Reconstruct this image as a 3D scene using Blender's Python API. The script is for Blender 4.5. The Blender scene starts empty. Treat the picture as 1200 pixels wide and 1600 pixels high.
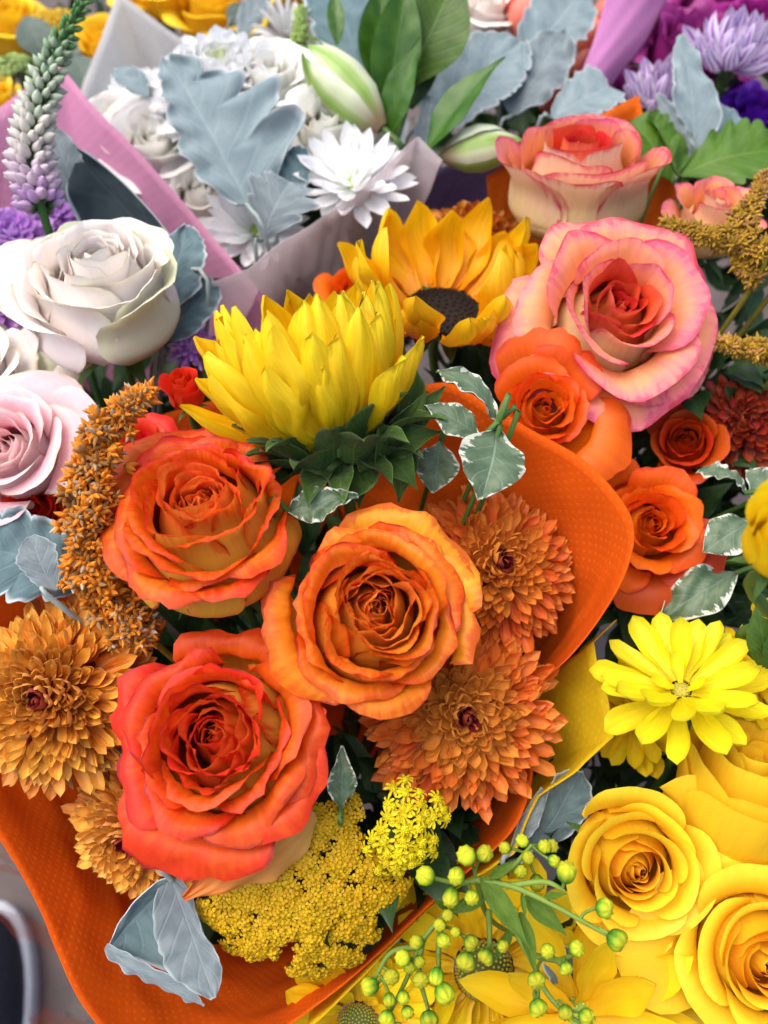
import bpy, math, random
import numpy as np
from mathutils import Vector, Matrix

S = bpy.context.scene
COL = S.collection
R_ = math.radians

# ---------------------------------------------------------------- camera
PITCH = R_(58)
CAM = np.array([0.0, 0.0, 0.72])
RIGHT = np.array([1.0, 0.0, 0.0])
FWD = np.array([0.0, math.cos(PITCH), -math.sin(PITCH)])
UP = np.array([0.0, math.sin(PITCH), math.cos(PITCH)])
F = 1287.0
cd = bpy.data.cameras.new('camera')
cam = bpy.data.objects.new('camera', cd)
COL.objects.link(cam)
cam.location = CAM
cam.rotation_euler = (math.pi / 2 - PITCH, 0, 0)
cd.lens = 36.0 * F / 1600.0
cd.sensor_width = 36.0
cd.clip_start = 0.01
cd.clip_end = 200
cd.dof.use_dof = True
cd.dof.focus_distance = 0.31
cd.dof.aperture_fstop = 7.0
S.camera = cam

# ---------------------------------------------------------------- light
SUN_EL, SUN_AZ = R_(68), R_(-75)      # azimuth from +Y towards +X
w = bpy.data.worlds.new("World")
S.world = w
w.use_nodes = True
wn = w.node_tree
bg = wn.nodes['Background']
sky = wn.nodes.new('ShaderNodeTexSky')
sky.sky_type = 'NISHITA'
sky.sun_disc = False
sky.sun_elevation = SUN_EL
sky.sun_rotation = SUN_AZ
sky.air_density = 1.0
sky.dust_density = 6.0
sky.ozone_density = 1.0
wn.links.new(sky.outputs[0], bg.inputs[0])
bg.inputs[1].default_value = 0.14
sl = bpy.data.lights.new('sun', 'SUN')
sl.energy = 1.4
sl.angle = R_(80)
sl.color = (1.0, 0.96, 0.90)
so = bpy.data.objects.new('sun', sl)
COL.objects.link(so)
sd = Vector((math.sin(SUN_AZ) * math.cos(SUN_EL), math.cos(SUN_AZ) * math.cos(SUN_EL), math.sin(SUN_EL)))
so.rotation_euler = sd.to_track_quat('Z', 'Y').to_euler()
so.location = (0, 0, 3)
S.view_settings.view_transform = 'Standard'
S.view_settings.look = 'None'
S.view_settings.exposure = 0.75
S.view_settings.gamma = 1.0
S.cycles.max_bounces = 8
S.cycles.diffuse_bounces = 4
S.cycles.transmission_bounces = 4
S.cycles.transparent_max_bounces = 12
S.cycles.caustics_reflective = False
S.cycles.caustics_refractive = False

# ---------------------------------------------------------------- vectors
def P(px, py, d):
    return CAM + d * (FWD + RIGHT * ((px - 600) / F) + UP * ((800 - py) / F))

def D(r, u, t):
    v = RIGHT * r + UP * u - FWD * t
    return v / np.linalg.norm(v)

def nrm(v):
    v = np.asarray(v, float)
    return v / max(1e-12, np.linalg.norm(v))

def basis(z, xhint=None):
    z = nrm(z)
    h = RIGHT if xhint is None else np.asarray(xhint, float)
    x = h - z * np.dot(h, z)
    if np.linalg.norm(x) < 1e-4:
        h = UP
        x = h - z * np.dot(h, z)
    x = nrm(x)
    y = np.cross(z, x)
    return x, y, z

def M4(x, y, z, o):
    return Matrix(((x[0], y[0], z[0], o[0]), (x[1], y[1], z[1], o[1]), (x[2], y[2], z[2], o[2]), (0, 0, 0, 1)))

def cat(pts, ts, closed=False):
    """Catmull-Rom through pts at parameters ts in 0..1"""
    p = np.asarray(pts, float)
    n = len(p)
    q = np.vstack([2 * p[0] - p[1], p, 2 * p[-1] - p[-2]])
    s = np.clip(np.asarray(ts, float), 0, 1) * (n - 1)
    i = np.minimum(s.astype(int), n - 2)
    f = (s - i)[:, None]
    a, b, c, d = q[i], q[i + 1], q[i + 2], q[i + 3]
    return 0.5 * ((2 * b) + (c - a) * f + (2 * a - 5 * b + 4 * c - d) * f ** 2 + (3 * b - a - 3 * c + d) * f ** 3)

def sst(a, b, x):
    t = np.clip((x - a) / (b - a), 0, 1)
    return t * t * (3 - 2 * t)

# ---------------------------------------------------------------- mesh making
def raw_mesh(name, V, quads, mats, uv=None, edge=None, smooth=True, mi=None):
    me = bpy.data.meshes.new(name)
    V = np.asarray(V, np.float32)
    n = len(V)
    me.vertices.add(n)
    me.vertices.foreach_set('co', V.ravel())
    tot = [len(q) for q in quads]
    lv = np.fromiter((i for q in quads for i in q), np.int32)
    me.loops.add(len(lv))
    me.loops.foreach_set('vertex_index', lv)
    me.polygons.add(len(quads))
    st = np.concatenate([[0], np.cumsum(tot)[:-1]]).astype(np.int32)
    me.polygons.foreach_set('loop_start', st)
    if smooth:
        me.polygons.foreach_set('use_smooth', np.ones(len(quads), bool))
    if mi is not None:
        me.polygons.foreach_set('material_index', np.asarray(mi, np.int32))
    if uv is not None:
        l = me.uv_layers.new(name='UVMap')
        l.data.foreach_set('uv', np.asarray(uv, np.float32)[lv].ravel())
    if edge is not None:
        a = me.attributes.new('edge', 'FLOAT', 'POINT')
        a.data.foreach_set('value', np.asarray(edge, np.float32))
    for m in (mats if isinstance(mats, (list, tuple)) else [mats]):
        me.materials.append(m)
    me.update(calc_edges=True)
    me.validate()
    return me

_QC = {}
def gquads(nv, nu, flip=False, wrap=False):
    k = (nv, nu, flip, wrap)
    if k not in _QC:
        q = []
        for j in range(nv - 1):
            for i in range(nu if wrap else nu - 1):
                a, b = j * nu + i, j * nu + (i + 1) % nu
                c, d = b + nu, a + nu
                q.append((a, d, c, b) if flip else (a, b, c, d))
        _QC[k] = q
    return _QC[k]

def grid_mesh(name, X, mat, uv=None, edge=None, flip=False, wrap=False):
    nv, nu = X.shape[:2]
    if uv is None:
        u, v = np.meshgrid(np.linspace(0, 1, nu), np.linspace(0, 1, nv))
        uv = np.stack([u, v], -1)
    return raw_mesh(name, X.reshape(-1, 3), gquads(nv, nu, flip, wrap), mat,
                    uv.reshape(-1, 2), None if edge is None else edge.ravel())

class MB:
    """collects grids into one mesh"""
    def __init__(s):
        s.V, s.Q, s.U, s.E, s.MI, s.n = [], [], [], [], [], 0
    def add(s, V, Q, U=None, E=None, mi=0):
        V = np.asarray(V, float).reshape(-1, 3)
        s.V.append(V)
        s.Q += [tuple(i + s.n for i in q) for q in Q]
        s.MI += [mi] * len(Q)
        s.U.append(np.zeros((len(V), 2)) if U is None else np.asarray(U, float).reshape(-1, 2))
        s.E.append(np.zeros(len(V)) if E is None else np.asarray(E, float).ravel())
        s.n += len(V)
    def grid(s, X, flip=False, wrap=False, E=None, mi=0):
        nv, nu = X.shape[:2]
        u, v = np.meshgrid(np.linspace(0, 1, nu), np.linspace(0, 1, nv))
        s.add(X, gquads(nv, nu, flip, wrap), np.stack([u, v], -1), E, mi)
    def mesh(s, name, mats):
        return raw_mesh(name, np.vstack(s.V), s.Q, mats, np.vstack(s.U), np.concatenate(s.E), mi=s.MI)

def obj(name, me, parent=None, mat4=None):
    o = bpy.data.objects.new(name, me)
    COL.objects.link(o)
    if parent is not None:
        o.parent = parent
    if mat4 is not None:
        o.matrix_basis = mat4
    return o

def tag(o, label, category, group=None):
    o['label'] = label
    o['category'] = category
    if group:
        o['group'] = group
    return o

def thing(name, label, category, group=None, mat4=None):
    o = bpy.data.objects.new(name, None)
    o.empty_display_size = 0.01
    COL.objects.link(o)
    if mat4 is not None:
        o.matrix_basis = mat4
    return tag(o, label, category, group)

def stuff(o):
    o['kind'] = 'stuff'
    return o

def tube_grid(pts, rad, nv=12, nu=8):
    ts = np.linspace(0, 1, nv)
    c = cat(pts, ts)
    r = np.interp(ts, np.linspace(0, 1, len(np.atleast_1d(rad))), np.atleast_1d(rad)) if np.ndim(rad) else np.full(nv, rad)
    tg = np.gradient(c, axis=0)
    X = np.zeros((nv, nu, 3))
    h = np.array([0.31, 0.52, 0.8])
    for j in range(nv):
        z = nrm(tg[j])
        x = nrm(h - z * np.dot(h, z))
        y = np.cross(z, x)
        a = np.linspace(0, 2 * math.pi, nu, endpoint=False)
        X[j] = c[j] + r[j] * (np.cos(a)[:, None] * x + np.sin(a)[:, None] * y)
        h = x
    return X

def tube(name, pts, rad, mat, parent=None, nv=12, nu=8):
    X = tube_grid(pts, rad, nv, nu)
    return obj(name, grid_mesh(name, X, mat, wrap=True), parent)

# ---------------------------------------------------------------- materials
class NT:
    def __init__(s, name):
        s.m = bpy.data.materials.new(name)
        s.m.use_nodes = True
        s.t = s.m.node_tree
        s.t.nodes.clear()
    def n(s, typ, ins=None, **kw):
        nd = s.t.nodes.new('ShaderNode' + typ)
        for k, v in kw.items():
            setattr(nd, k, v)
        for k, v in (ins or {}).items():
            s.set(nd.inputs[k], v)
        return nd
    def set(s, sock, v):
        if hasattr(v, 'is_linked') or isinstance(v, bpy.types.NodeSocket):
            s.t.links.new(v, sock)
        else:
            if sock.type == 'RGBA' and len(v) == 3:
                v = (*v, 1)
            sock.default_value = v
    def math(s, op, a, b=0.0, clamp=False):
        n = s.n('Math', {0: a, 1: b}, operation=op, use_clamp=clamp)
        return n.outputs[0]
    def mix(s, f, a, b, bt='MIX'):
        n = s.n('Mix', data_type='RGBA', blend_type=bt)
        s.set(n.inputs[0], f); s.set(n.inputs[6], a); s.set(n.inputs[7], b)
        return n.outputs[2]
    def ramp(s, f, els, interp='EASE'):
        n = s.n('ValToRGB', {0: f})
        cr = n.color_ramp
        cr.interpolation = interp
        while len(cr.elements) < len(els):
            cr.elements.new(0.5)
        for e, (p, c) in zip(cr.elements, els):
            e.position = p
            e.color = (*c, 1) if len(c) == 3 else c
        return n.outputs[0]
    def maprange(s, v, a, b, c=0.0, d=1.0, smooth=True):
        n = s.n('MapRange', {0: v, 1: a, 2: b, 3: c, 4: d})
        n.interpolation_type = 'SMOOTHSTEP' if smooth else 'LINEAR'
        return n.outputs[0]
    def uv(s):
        u = s.n('UVMap')
        sp = s.n('SeparateXYZ', {0: u.outputs[0]})
        return u.outputs[0], sp.outputs[0], sp.outputs[1]
    def noise(s, vec, scale, detail=2.0, rough=0.5):
        n = s.n('TexNoise', {'Vector': vec, 'Scale': scale, 'Detail': detail, 'Roughness': rough})
        return n.outputs['Fac']
    def out(s, bsdf, trans=0.0, tcol=None, bump=None, disp=None):
        o = s.n('OutputMaterial')
        sh = bsdf.outputs[0]
        if trans > 0:
            tr = s.n('BsdfTranslucent', {'Color': tcol})
            mx = s.n('MixShader', {0: trans, 1: sh, 2: tr.outputs[0]})
            sh = mx.outputs[0]
        s.t.links.new(sh, o.inputs[0])
        return s.m

def rgb(h):
    """sRGB hex to linear"""
    h = h.lstrip('#')
    c = [int(h[i:i + 2], 16) / 255 for i in (0, 2, 4)]
    return tuple(x / 12.92 if x <= 0.04045 else ((x + 0.055) / 1.055) ** 2.4 for x in c)

def petal_mat(name, front, back=None, line=None, line_w=0.05, streak=0.22, blotch=0.25, rough=0.5, trans=0.28,
              tone=None, vv=0.10, hv=0.008, vein=28.0, bump=0.25, spec=0.35, stripes=None, edge_col=None, edge_at=0.5, dark=0.16):
    """front/back: list of (position along petal, linear colour)"""
    s = NT(name)
    uvv, u, v = s.uv()
    oi = s.n('ObjectInfo')
    rnd = oi.outputs['Random']
    ro = s.math('MULTIPLY', rnd, 37.0)
    vs = s.n('CombineXYZ', {0: s.math('MULTIPLY', u, vein), 1: s.math('MULTIPLY', v, 2.2), 2: ro}).outputs[0]
    n1 = s.noise(vs, 1.0, 2.0)
    vb = s.n('CombineXYZ', {0: s.math('MULTIPLY', u, 3.0), 1: s.math('MULTIPLY', v, 3.0), 2: s.math('ADD', ro, 9.0)}).outputs[0]
    n2 = s.noise(vb, 1.3, 4.0, 0.6)
    f = s.math('ADD', v, s.math('ADD', s.math('MULTIPLY', s.math('SUBTRACT', n1, 0.5), streak),
                                s.math('MULTIPLY', s.math('SUBTRACT', n2, 0.5), blotch)))
    e = s.n('Attribute', attribute_name='edge', attribute_type='GEOMETRY').outputs['Fac']
    c = s.ramp(f, front)
    if back is not None:
        cb = s.ramp(f, back)
        bf = s.n('NewGeometry').outputs['Backfacing']
        c = s.mix(bf, c, cb)
    if edge_col is not None:
        ee = s.math('ADD', e, s.math('ADD', s.math('MULTIPLY', s.math('SUBTRACT', n1, 0.5), 0.35),
                                     s.math('MULTIPLY', s.math('SUBTRACT', n2, 0.5), 0.5)))
        c = s.mix(s.maprange(ee, edge_at, 1.0), c, edge_col)
    if stripes is not None:
        st = s.math('ABSOLUTE', s.math('SINE', s.math('MULTIPLY', s.math('ADD', u, s.math('MULTIPLY', n2, 0.06)), stripes[1])))
        c = s.mix(s.maprange(st, 0.25, 0.8, 0.0, stripes[2] if len(stripes) > 2 else 1.0), c, stripes[0])
    if line is not None:
        le = s.math('ADD', e, s.math('MULTIPLY', s.math('SUBTRACT', n2, 0.5), 0.16))
        c = s.mix(s.math('MULTIPLY', s.maprange(le, 1 - line_w, 1.0), s.maprange(n2, 0.42, 0.62, 0.05, 0.95)), c, line)
    if tone is not None:
        tn = s.n('Attribute', attribute_name='tone', attribute_type='OBJECT').outputs['Fac']
        for (a, b, tc) in tone:
            c = s.mix(s.maprange(tn, a, b), c, tc) if a < b else s.mix(s.maprange(tn, b, a, 1.0, 0.0), c, tc)
    hs = s.n('HueSaturation', {'Hue': s.math('ADD', 0.5 - hv, s.math('MULTIPLY', rnd, 2 * hv)),
                               'Saturation': 1.0, 'Value': s.math('ADD', 1 - vv, s.math('MULTIPLY', s.math('FRACT', s.math('MULTIPLY', rnd, 7.31)), 2 * vv)),
                               'Color': c})
    c = hs.outputs[0]
    # fine mottling and veins
    c = s.mix(s.maprange(n1, 0.3, 0.75, 0.0, dark), c, s.mix(1.0, c, (0.62, 0.5, 0.5), 'MULTIPLY'))
    bmp = s.n('Bump', {'Height': n1, 'Strength': bump, 'Distance': 0.0006})
    b = s.n('BsdfPrincipled', {'Base Color': c, 'Roughness': rough, 'Specular IOR Level': spec, 'Normal': bmp.outputs[0]})
    return s.out(b, trans, c)

def leaf_mat(name, col, col2, vein_col=None, edge_col=None, edge_at=0.8, veins=9.0, rough=0.45, trans=0.18, fuzz=0.0, back=None,
             margin=None, spec=0.4, vs=0.5, bump=0.5):
    s = NT(name)
    uvv, u, v = s.uv()
    oi = s.n('ObjectInfo')
    rnd = oi.outputs['Random']
    ro = s.math('MULTIPLY', rnd, 31.0)
    uc = s.math('ABSOLUTE', s.math('SUBTRACT', u, 0.5))
    vec = s.n('CombineXYZ', {0: s.math('MULTIPLY', u, 3.0), 1: s.math('MULTIPLY', v, 5.0), 2: ro}).outputs[0]
    n2 = s.noise(vec, 1.2, 5.0, 0.6)
    nf = s.noise(vec, 28.0, 3.0, 0.7)
    c = s.ramp(n2, [(0.3, col), (0.7, col2)])
    ph = s.math('FRACT', s.math('MULTIPLY', s.math('SUBTRACT', v, s.math('MULTIPLY', uc, 0.55)), veins))
    lat = s.maprange(s.math('ABSOLUTE', s.math('SUBTRACT', ph, 0.5)), 0.0, 0.13, 1.0, 0.0)
    mid = s.maprange(uc, 0.0, 0.035, 1.0, 0.0)
    vn = s.math('MAXIMUM', s.math('MULTIPLY', lat, 0.55), mid)
    if back is not None:
        bf = s.n('NewGeometry').outputs['Backfacing']
        c = s.mix(bf, c, back)
    if vein_col is not None:
        c = s.mix(s.math('MULTIPLY', vn, vs), c, vein_col)
    e = s.n('Attribute', attribute_name='edge', attribute_type='GEOMETRY').outputs['Fac']
    if margin is not None:
        nm = s.noise(s.n('CombineXYZ', {0: s.math('MULTIPLY', u, 1.6), 1: s.math('MULTIPLY', v, 8.0), 2: ro}).outputs[0], 1.5, 4.0, 0.65)
        me_ = s.math('ADD', e, s.math('MULTIPLY', s.math('SUBTRACT', nm, 0.5), 1.7))
        c = s.mix(s.maprange(me_, margin[1] - 0.03, margin[1] + 0.03), c, margin[0])
    if edge_col is not None:
        c = s.mix(s.maprange(e, edge_at, 1.0), c, edge_col)
    c = s.mix(s.maprange(nf, 0.35, 0.7, 0.0, 0.25), c, s.mix(1.0, c, (0.6, 0.62, 0.62), 'MULTIPLY'))
    h = s.math('ADD', s.math('MULTIPLY', vn, -0.6), s.math('MULTIPLY', nf, 0.5 if fuzz else 0.2))
    bmp = s.n('Bump', {'Height': h, 'Strength': bump, 'Distance': 0.0006})
    b = s.n('BsdfPrincipled', {'Base Color': c, 'Roughness': rough, 'Specular IOR Level': spec, 'Normal': bmp.outputs[0]})
    if fuzz:
        b.inputs['Sheen Weight'].default_value = fuzz
        b.inputs['Sheen Roughness'].default_value = 0.4
        b.inputs['Sheen Tint'].default_value = (0.9, 0.95, 1.0, 1)
    return s.out(b, trans, c)

def plain_mat(name, col, rough=0.6, var=0.15, scale=60.0, trans=0.0, spec=0.35, tone=None, bump=0.3):
    s = NT(name)
    tc = s.n('TexCoord')
    n = s.noise(tc.outputs['Object'], scale, 4.0, 0.6)
    rnd = s.n('ObjectInfo').outputs['Random']
    c = s.mix(s.maprange(n, 0.3, 0.7), tuple(x * (1 - var) for x in col), tuple(min(1, x * (1 + var)) for x in col))
    if tone is not None:
        tn = s.n('Attribute', attribute_name='tone', attribute_type='OBJECT').outputs['Fac']
        c = s.mix(tn, c, tone)
    c = s.n('HueSaturation', {'Hue': 0.5, 'Saturation': 1.0, 'Value': s.math('ADD', 1 - var, s.math('MULTIPLY', rnd, 2 * var)), 'Color': c}).outputs[0]
    bmp = s.n('Bump', {'Height': n, 'Strength': bump, 'Distance': 0.001})
    b = s.n('BsdfPrincipled', {'Base Color': c, 'Roughness': rough, 'Specular IOR Level': spec, 'Normal': bmp.outputs[0]})
    return s.out(b, trans, c)

def wrap_mat(name, col, dot, pitch=0.0028, trans=0.3, rough=0.75, alpha=1.0, depth=0.35):
    """embossed non-woven wrapping sheet, uv in metres"""
    s = NT(name)
    uvv, u, v = s.uv()
    k = math.pi / pitch
    a = s.math('SINE', s.math('MULTIPLY', u, k))
    b_ = s.math('SINE', s.math('MULTIPLY', v, k))
    d = s.math('MULTIPLY', a, b_)
    dm0 = s.maprange(d, 0.25, 0.8)
    wear = s.noise(uvv, 22.0, 3.0, 0.6)
    dm = s.math('MULTIPLY', dm0, s.maprange(wear, 0.3, 0.65, 0.25, 1.0))
    vo = s.n('TexVoronoi', {'Vector': uvv, 'Scale': 26.0}, feature='DISTANCE_TO_EDGE')
    crs = s.math('MULTIPLY', s.maprange(vo.outputs['Distance'], 0.0, 0.12), s.maprange(wear, 0.35, 0.6))
    fib = s.noise(uvv, 1400.0, 4.0, 0.75)
    big = s.noise(uvv, 14.0, 3.0, 0.5)
    c = s.mix(s.maprange(big, 0.3, 0.7), tuple(x * 0.86 for x in col), col)
    c = s.mix(s.math('MULTIPLY', dm, 0.4), c, dot)
    c = s.mix(s.maprange(fib, 0.35, 0.7, 0.0, 0.2), c, tuple(x * 0.6 for x in col))
    h = s.math('ADD', s.math('MULTIPLY', dm, -0.8), s.math('ADD', s.math('MULTIPLY', fib, 0.8), s.math('MULTIPLY', crs, 1.1)))
    bmp = s.n('Bump', {'Height': h, 'Strength': depth, 'Distance': 0.0005})
    bs = s.n('BsdfPrincipled', {'Base Color': c, 'Roughness': rough, 'Specular IOR Level': 0.12, 'Normal': bmp.outputs[0]})
    sh = bs.outputs[0]
    tr = s.n('BsdfTranslucent', {'Color': c})
    sh = s.n('MixShader', {0: trans, 1: sh, 2: tr.outputs[0]}).outputs[0]
    if alpha < 1:
        tp = s.n('BsdfTransparent', {'Color': (1, 1, 1)})
        sh = s.n('MixShader', {0: alpha, 1: tp.outputs[0], 2: sh}).outputs[0]
    o = s.n('OutputMaterial')
    s.t.links.new(sh, o.inputs[0])
    return s.m

def clear_film_mat(name, tint=(0.96, 0.97, 1.0)):
    s = NT(name)
    uvv, u, v = s.uv()
    n = s.noise(uvv, 30.0, 3.0, 0.5)
    bmp = s.n('Bump', {'Height': n, 'Strength': 0.2, 'Distance': 0.002})
    fr = s.n('Fresnel', {'IOR': 1.4, 'Normal': bmp.outputs[0]})
    gl = s.n('BsdfGlossy', {'Color': (1, 1, 1), 'Roughness': 0.08, 'Normal': bmp.outputs[0]})
    tp = s.n('BsdfTransparent', {'Color': tint})
    f = s.math('ADD', s.math('MULTIPLY', fr.outputs[0], 0.3), 0.01)
    mx = s.n('MixShader', {0: f, 1: tp.outputs[0], 2: gl.outputs[0]})
    o = s.n('OutputMaterial')
    s.t.links.new(mx.outputs[0], o.inputs[0])
    return s.m
# ---------------------------------------------------------------- generators
NECK = {}
def set_neck(key, px, py, d, drop=0.24, lean=(0, 0, 0)):
    p = P(px, py, d)
    NECK[key] = p + np.array([lean[0], lean[1], -drop])

def stem_to_neck(root_m4, axis, base, neck, mat, parent, rad=0.0022):
    """stem tube in the local frame of the thing"""
    inv = np.array(root_m4.inverted())
    rs = np.random.default_rng(int(abs(base[0] * 1e5)) + 3)
    j = rs.normal(0, 0.006, 3)
    k = NECK[neck] + j
    pts = [base, base - axis * 0.03, base * 0.55 + k * 0.45 - axis * 0.035, k]
    loc = [(inv @ np.array([*p, 1]))[:3] for p in pts]
    return tube('stem', loc, [rad, rad, rad * 0.95, rad], mat, parent, 14, 7)

def wobf(rs, n=3, lo=2, hi=9):
    a = [(rs.uniform(lo, hi), rs.uniform(0, 6.28), rs.uniform(0.5, 1) / (1 + k)) for k in range(n)]
    def f(x):
        return sum(w * np.sin(k * x + p) for k, p, w in a)
    return f

# ---- roses
def rose_petal(rs, t, R, H, phi, mat, ruf=0.03, opn=0.8, curl=1.0, pt=0.0, wide=1.0, nu=21, nv=17, inner=0.05, fold=0.0, tight=0.72, smoothr=False, cupin=0.0, lay=0.0, swirl=0.0, fine=0.12, rexp=1.2, body=1.0):
    u = np.linspace(-1, 1, nu)[None, :]
    s = np.linspace(0, 1, nv)[:, None]
    w = (2.3 + (0.98 - 2.3) * min(1, t) ** 0.5) * wide * rs.uniform(0.88, 1.15)
    pk = rs.uniform(3.0, 5.0)
    off = rs.uniform(-0.25, 0.25)
    vmax = 1 - (0.34 - 0.06 * t) * np.abs(u) ** pk - 0.05 * u ** 2 + pt * 0.14 * np.exp(-((u - off) / 0.22) ** 2)
    en, en2 = wobf(rs, 2, 1.5, 4), wobf(rs, 2, 8, 15)
    vmax = vmax + ruf * (0.25 + 0.75 * float(sst(0.02, 0.45, t))) * (0.9 * en(u * 1.6) + fine * float(sst(0.1, 0.5, t)) * en2(u * 1.6))
    v = s * vmax
    rr = R * (inner * 0.6 + tight * t ** rexp)
    zr = H * (0.93 + 0.07 * math.sin(math.pi * min(1, t * 1.2)) - 0.16 * max(0, t - 0.6) / 0.4) * rs.uniform(0.96, 1.04)
    zr -= lay * H
    rb = R * max(0.10, (0.10 + 0.62 * t ** 0.7)) * (1 + 0.08 * (1 - t)) * (1 + (body - 1) * sst(0.25, 0.8, t))
    a = np.interp(t, [0, 0.25, 0.5, 0.75, 1.0, 1.2], [112, 98, 72, 32, -14, -42]) + rs.uniform(-14, 14)
    a = 100 + (a - 100) * opn
    c = R * (0.05 + 0.33 * t ** 1.4) * curl * rs.uniform(0.8, 1.2)
    a2 = a - 30 * t * opn
    ar, a2r = R_(a), R_(a2)
    e1 = (rr + 0.55 * c * math.cos(ar), zr + 0.55 * c * math.sin(ar))
    e2 = (e1[0] + 0.55 * c * math.cos(a2r), e1[1] + 0.55 * c * math.sin(a2r))
    ctrl = [(0.03 * R, 0), (0.6 * rb, 0.10 * H), (rb * 0.98, 0.36 * H), (rb * (1 - cupin) * (0.55 + 0.3 * (body > 1.05)) + rr * (0.45 - 0.3 * (body > 1.05)), 0.66 * zr), (rr * 0.72 + rb * 0.25 if body > 1.05 else rr * 0.97, zr * 0.88), e1, e2]
    pr = cat(ctrl, np.clip(v.ravel(), 0, 1.05) / 1.0).reshape(nv, nu, 2)
    over = np.clip(v - 1, 0, None)[..., None]
    pr = pr + over * np.array([math.cos(a2r), math.sin(a2r)]) * c * 3
    r, z = pr[..., 0], pr[..., 1]
    ww = 0.45 + 0.55 * sst(0, 0.55, v)
    spiral = rs.uniform(0.03, 0.10) * (1 if rs.random() < 0.8 else -0.6)
    ang = phi + u * w * ww
    # rolled margins
    roll = np.abs(u) ** 3 * sst(0.35, 1.0, v) * t * R * 0.12 * opn
    r = r * (1 + spiral * u) + roll
    z = z - roll * 0.55
    # ruffles
    f1, f2, f3 = wobf(rs, 2, 1, 2.6), wobf(rs, 3, 5, 11), wobf(rs, 2, 1.2, 3)
    k = sst(0.3, 1.0, v) ** 1.4
    inn = float(sst(0.02, 0.45, t))
    amp = ruf * R * (0.25 + 1.2 * t) * (0.15 + 0.85 * inn)
    fine = fine * inn
    sw = swirl * R * (0.12 + 0.88 * math.sin(math.pi * min(1, t)))
    r = r + amp * k * (0.9 * f1(u * 2.2) + (0.1 + fine) * f2(u * 2.0 + v * 1.5)) + sw * k * f1(u * 2.6 + 1.0)
    z = z + amp * 0.8 * k * f3(u * 2.5) + 0.012 * R * f1(u * 3 + v * 4)
    if fold > 0:                # a crease down the petal
        uc = rs.uniform(-0.4, 0.4)
        r = r + fold * R * np.exp(-((u - uc) / 0.16) ** 2) * k
    r = np.maximum(r, 0.004 * R)
    tx, ty = rs.normal(0, 0.035, 2)
    X = np.stack([r * np.cos(ang), r * np.sin(ang), z], -1)
    X[..., 0] += X[..., 2] * tx
    X[..., 1] += X[..., 2] * ty
    edge = np.maximum(np.abs(u) ** 2 * np.clip(s * 1.6, 0, 1) + 0 * s, s ** 1.0 + 0 * u)
    edge = np.maximum(np.abs(u) ** 1.2 * sst(0.2, 0.6, s), s + 0 * u)
    return grid_mesh('petal', X, mat, edge=edge, flip=True,
                     uv=np.stack([np.broadcast_to((u + 1) / 2, v.shape), np.broadcast_to(s * 0.999, v.shape)], -1))

def rose(label, px, py, d, dia, face, mat, seed, neck, n=26, cup=1.0, opn=0.8, ruf=0.03, curl=1.0, pt=0.0, wide=1.0, tight=0.72, group=None,
         guards=(), cupin=0.0, inner=0.05, name='rose', category='rose', fold=0.05, big=True, roll=None, outer_lay=0.0, swirl=0.0, dens=1.12, fine=0.12, core=None, rexp=1.2, body=1.0):
    rs = np.random.default_rng(seed)
    R = dia / 2 * d / F * 0.93
    H = R * 1.05 * cup
    ax = D(*face)
    top = P(px, py, d)
    base = top - ax * H * 0.82
    x, y, z = basis(ax)
    m = M4(x, y, z, base)
    t = thing(name, label, category, group, m)
    nu, nv = (21, 17) if big else (13, 11)
    ph = rs.uniform(0, 6.28) if roll is None else roll
    for i in range(n):
        tt = i / (n - 1)
        tt = 0.02 + 0.98 * tt ** dens
        me = rose_petal(rs, tt, R, H, ph + i * 2.399963 + rs.normal(0, 0.15), core if core and tt < 0.5 else mat, ruf, opn, curl, pt if tt > 0.4 else 0, wide, nu, nv, inner,
                        fold if rs.random() < 0.5 else 0, tight, cupin=cupin, lay=outer_lay * max(0, tt - 0.6), swirl=swirl, fine=fine, rexp=rexp, body=body)
        obj('petal', me, t)
    for g in guards:        # (image angle, t, size, mat or None, pt)
        ang, gt, sz, gm, gp = g[:5]
        dv = RIGHT * math.cos(R_(ang)) + UP * math.sin(R_(ang))
        phi = math.atan2(np.dot(dv, y), np.dot(dv, x))
        me = rose_petal(rs, gt, R * sz, H * 0.92, phi, gm or mat, ruf, opn, curl * 1.1, gp, g[5] if len(g) > 5 else 0.95, nu, nv, inner, 0.03, tight, fine=fine, body=body)
        obj('petal', me, t)
    # calyx and sepals
    cz = np.linspace(0, 1, 7)
    a = np.linspace(0, 2 * math.pi, 10, endpoint=False)
    rr = R * np.array([0.08, 0.16, 0.2, 0.2, 0.16, 0.12, 0.05])
    X = np.stack([rr[:, None] * np.cos(a), rr[:, None] * np.sin(a), (cz[:, None] - 0.8) * R * 0.4 + 0 * a], -1)
    obj('calyx', grid_mesh('calyx', X, MAT['stem'], wrap=True), t)
    for k in range(5):
        sm = leaf_mesh('sepal', R * 0.75, [0.05, 0.12, 0.13, 0.09, 0.04, 0.0], None, MAT['leaf'], 100 + k, 9, 5, bow=0.12)
        pa = k * 2 * math.pi / 5 + 0.3
        rad = np.array([math.cos(pa), math.sin(pa), 0])
        dr = nrm(rad * 0.9 + np.array([0, 0, -0.35]))
        nn = nrm(np.array([0, 0, 1]) - dr * dr[2])
        obj('sepal', sm, t, M4(np.cross(dr, nn), dr, nn, rad * R * 0.15))
    stem_to_neck(m, ax, base, neck, MAT['stem'], t)
    return t

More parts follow.
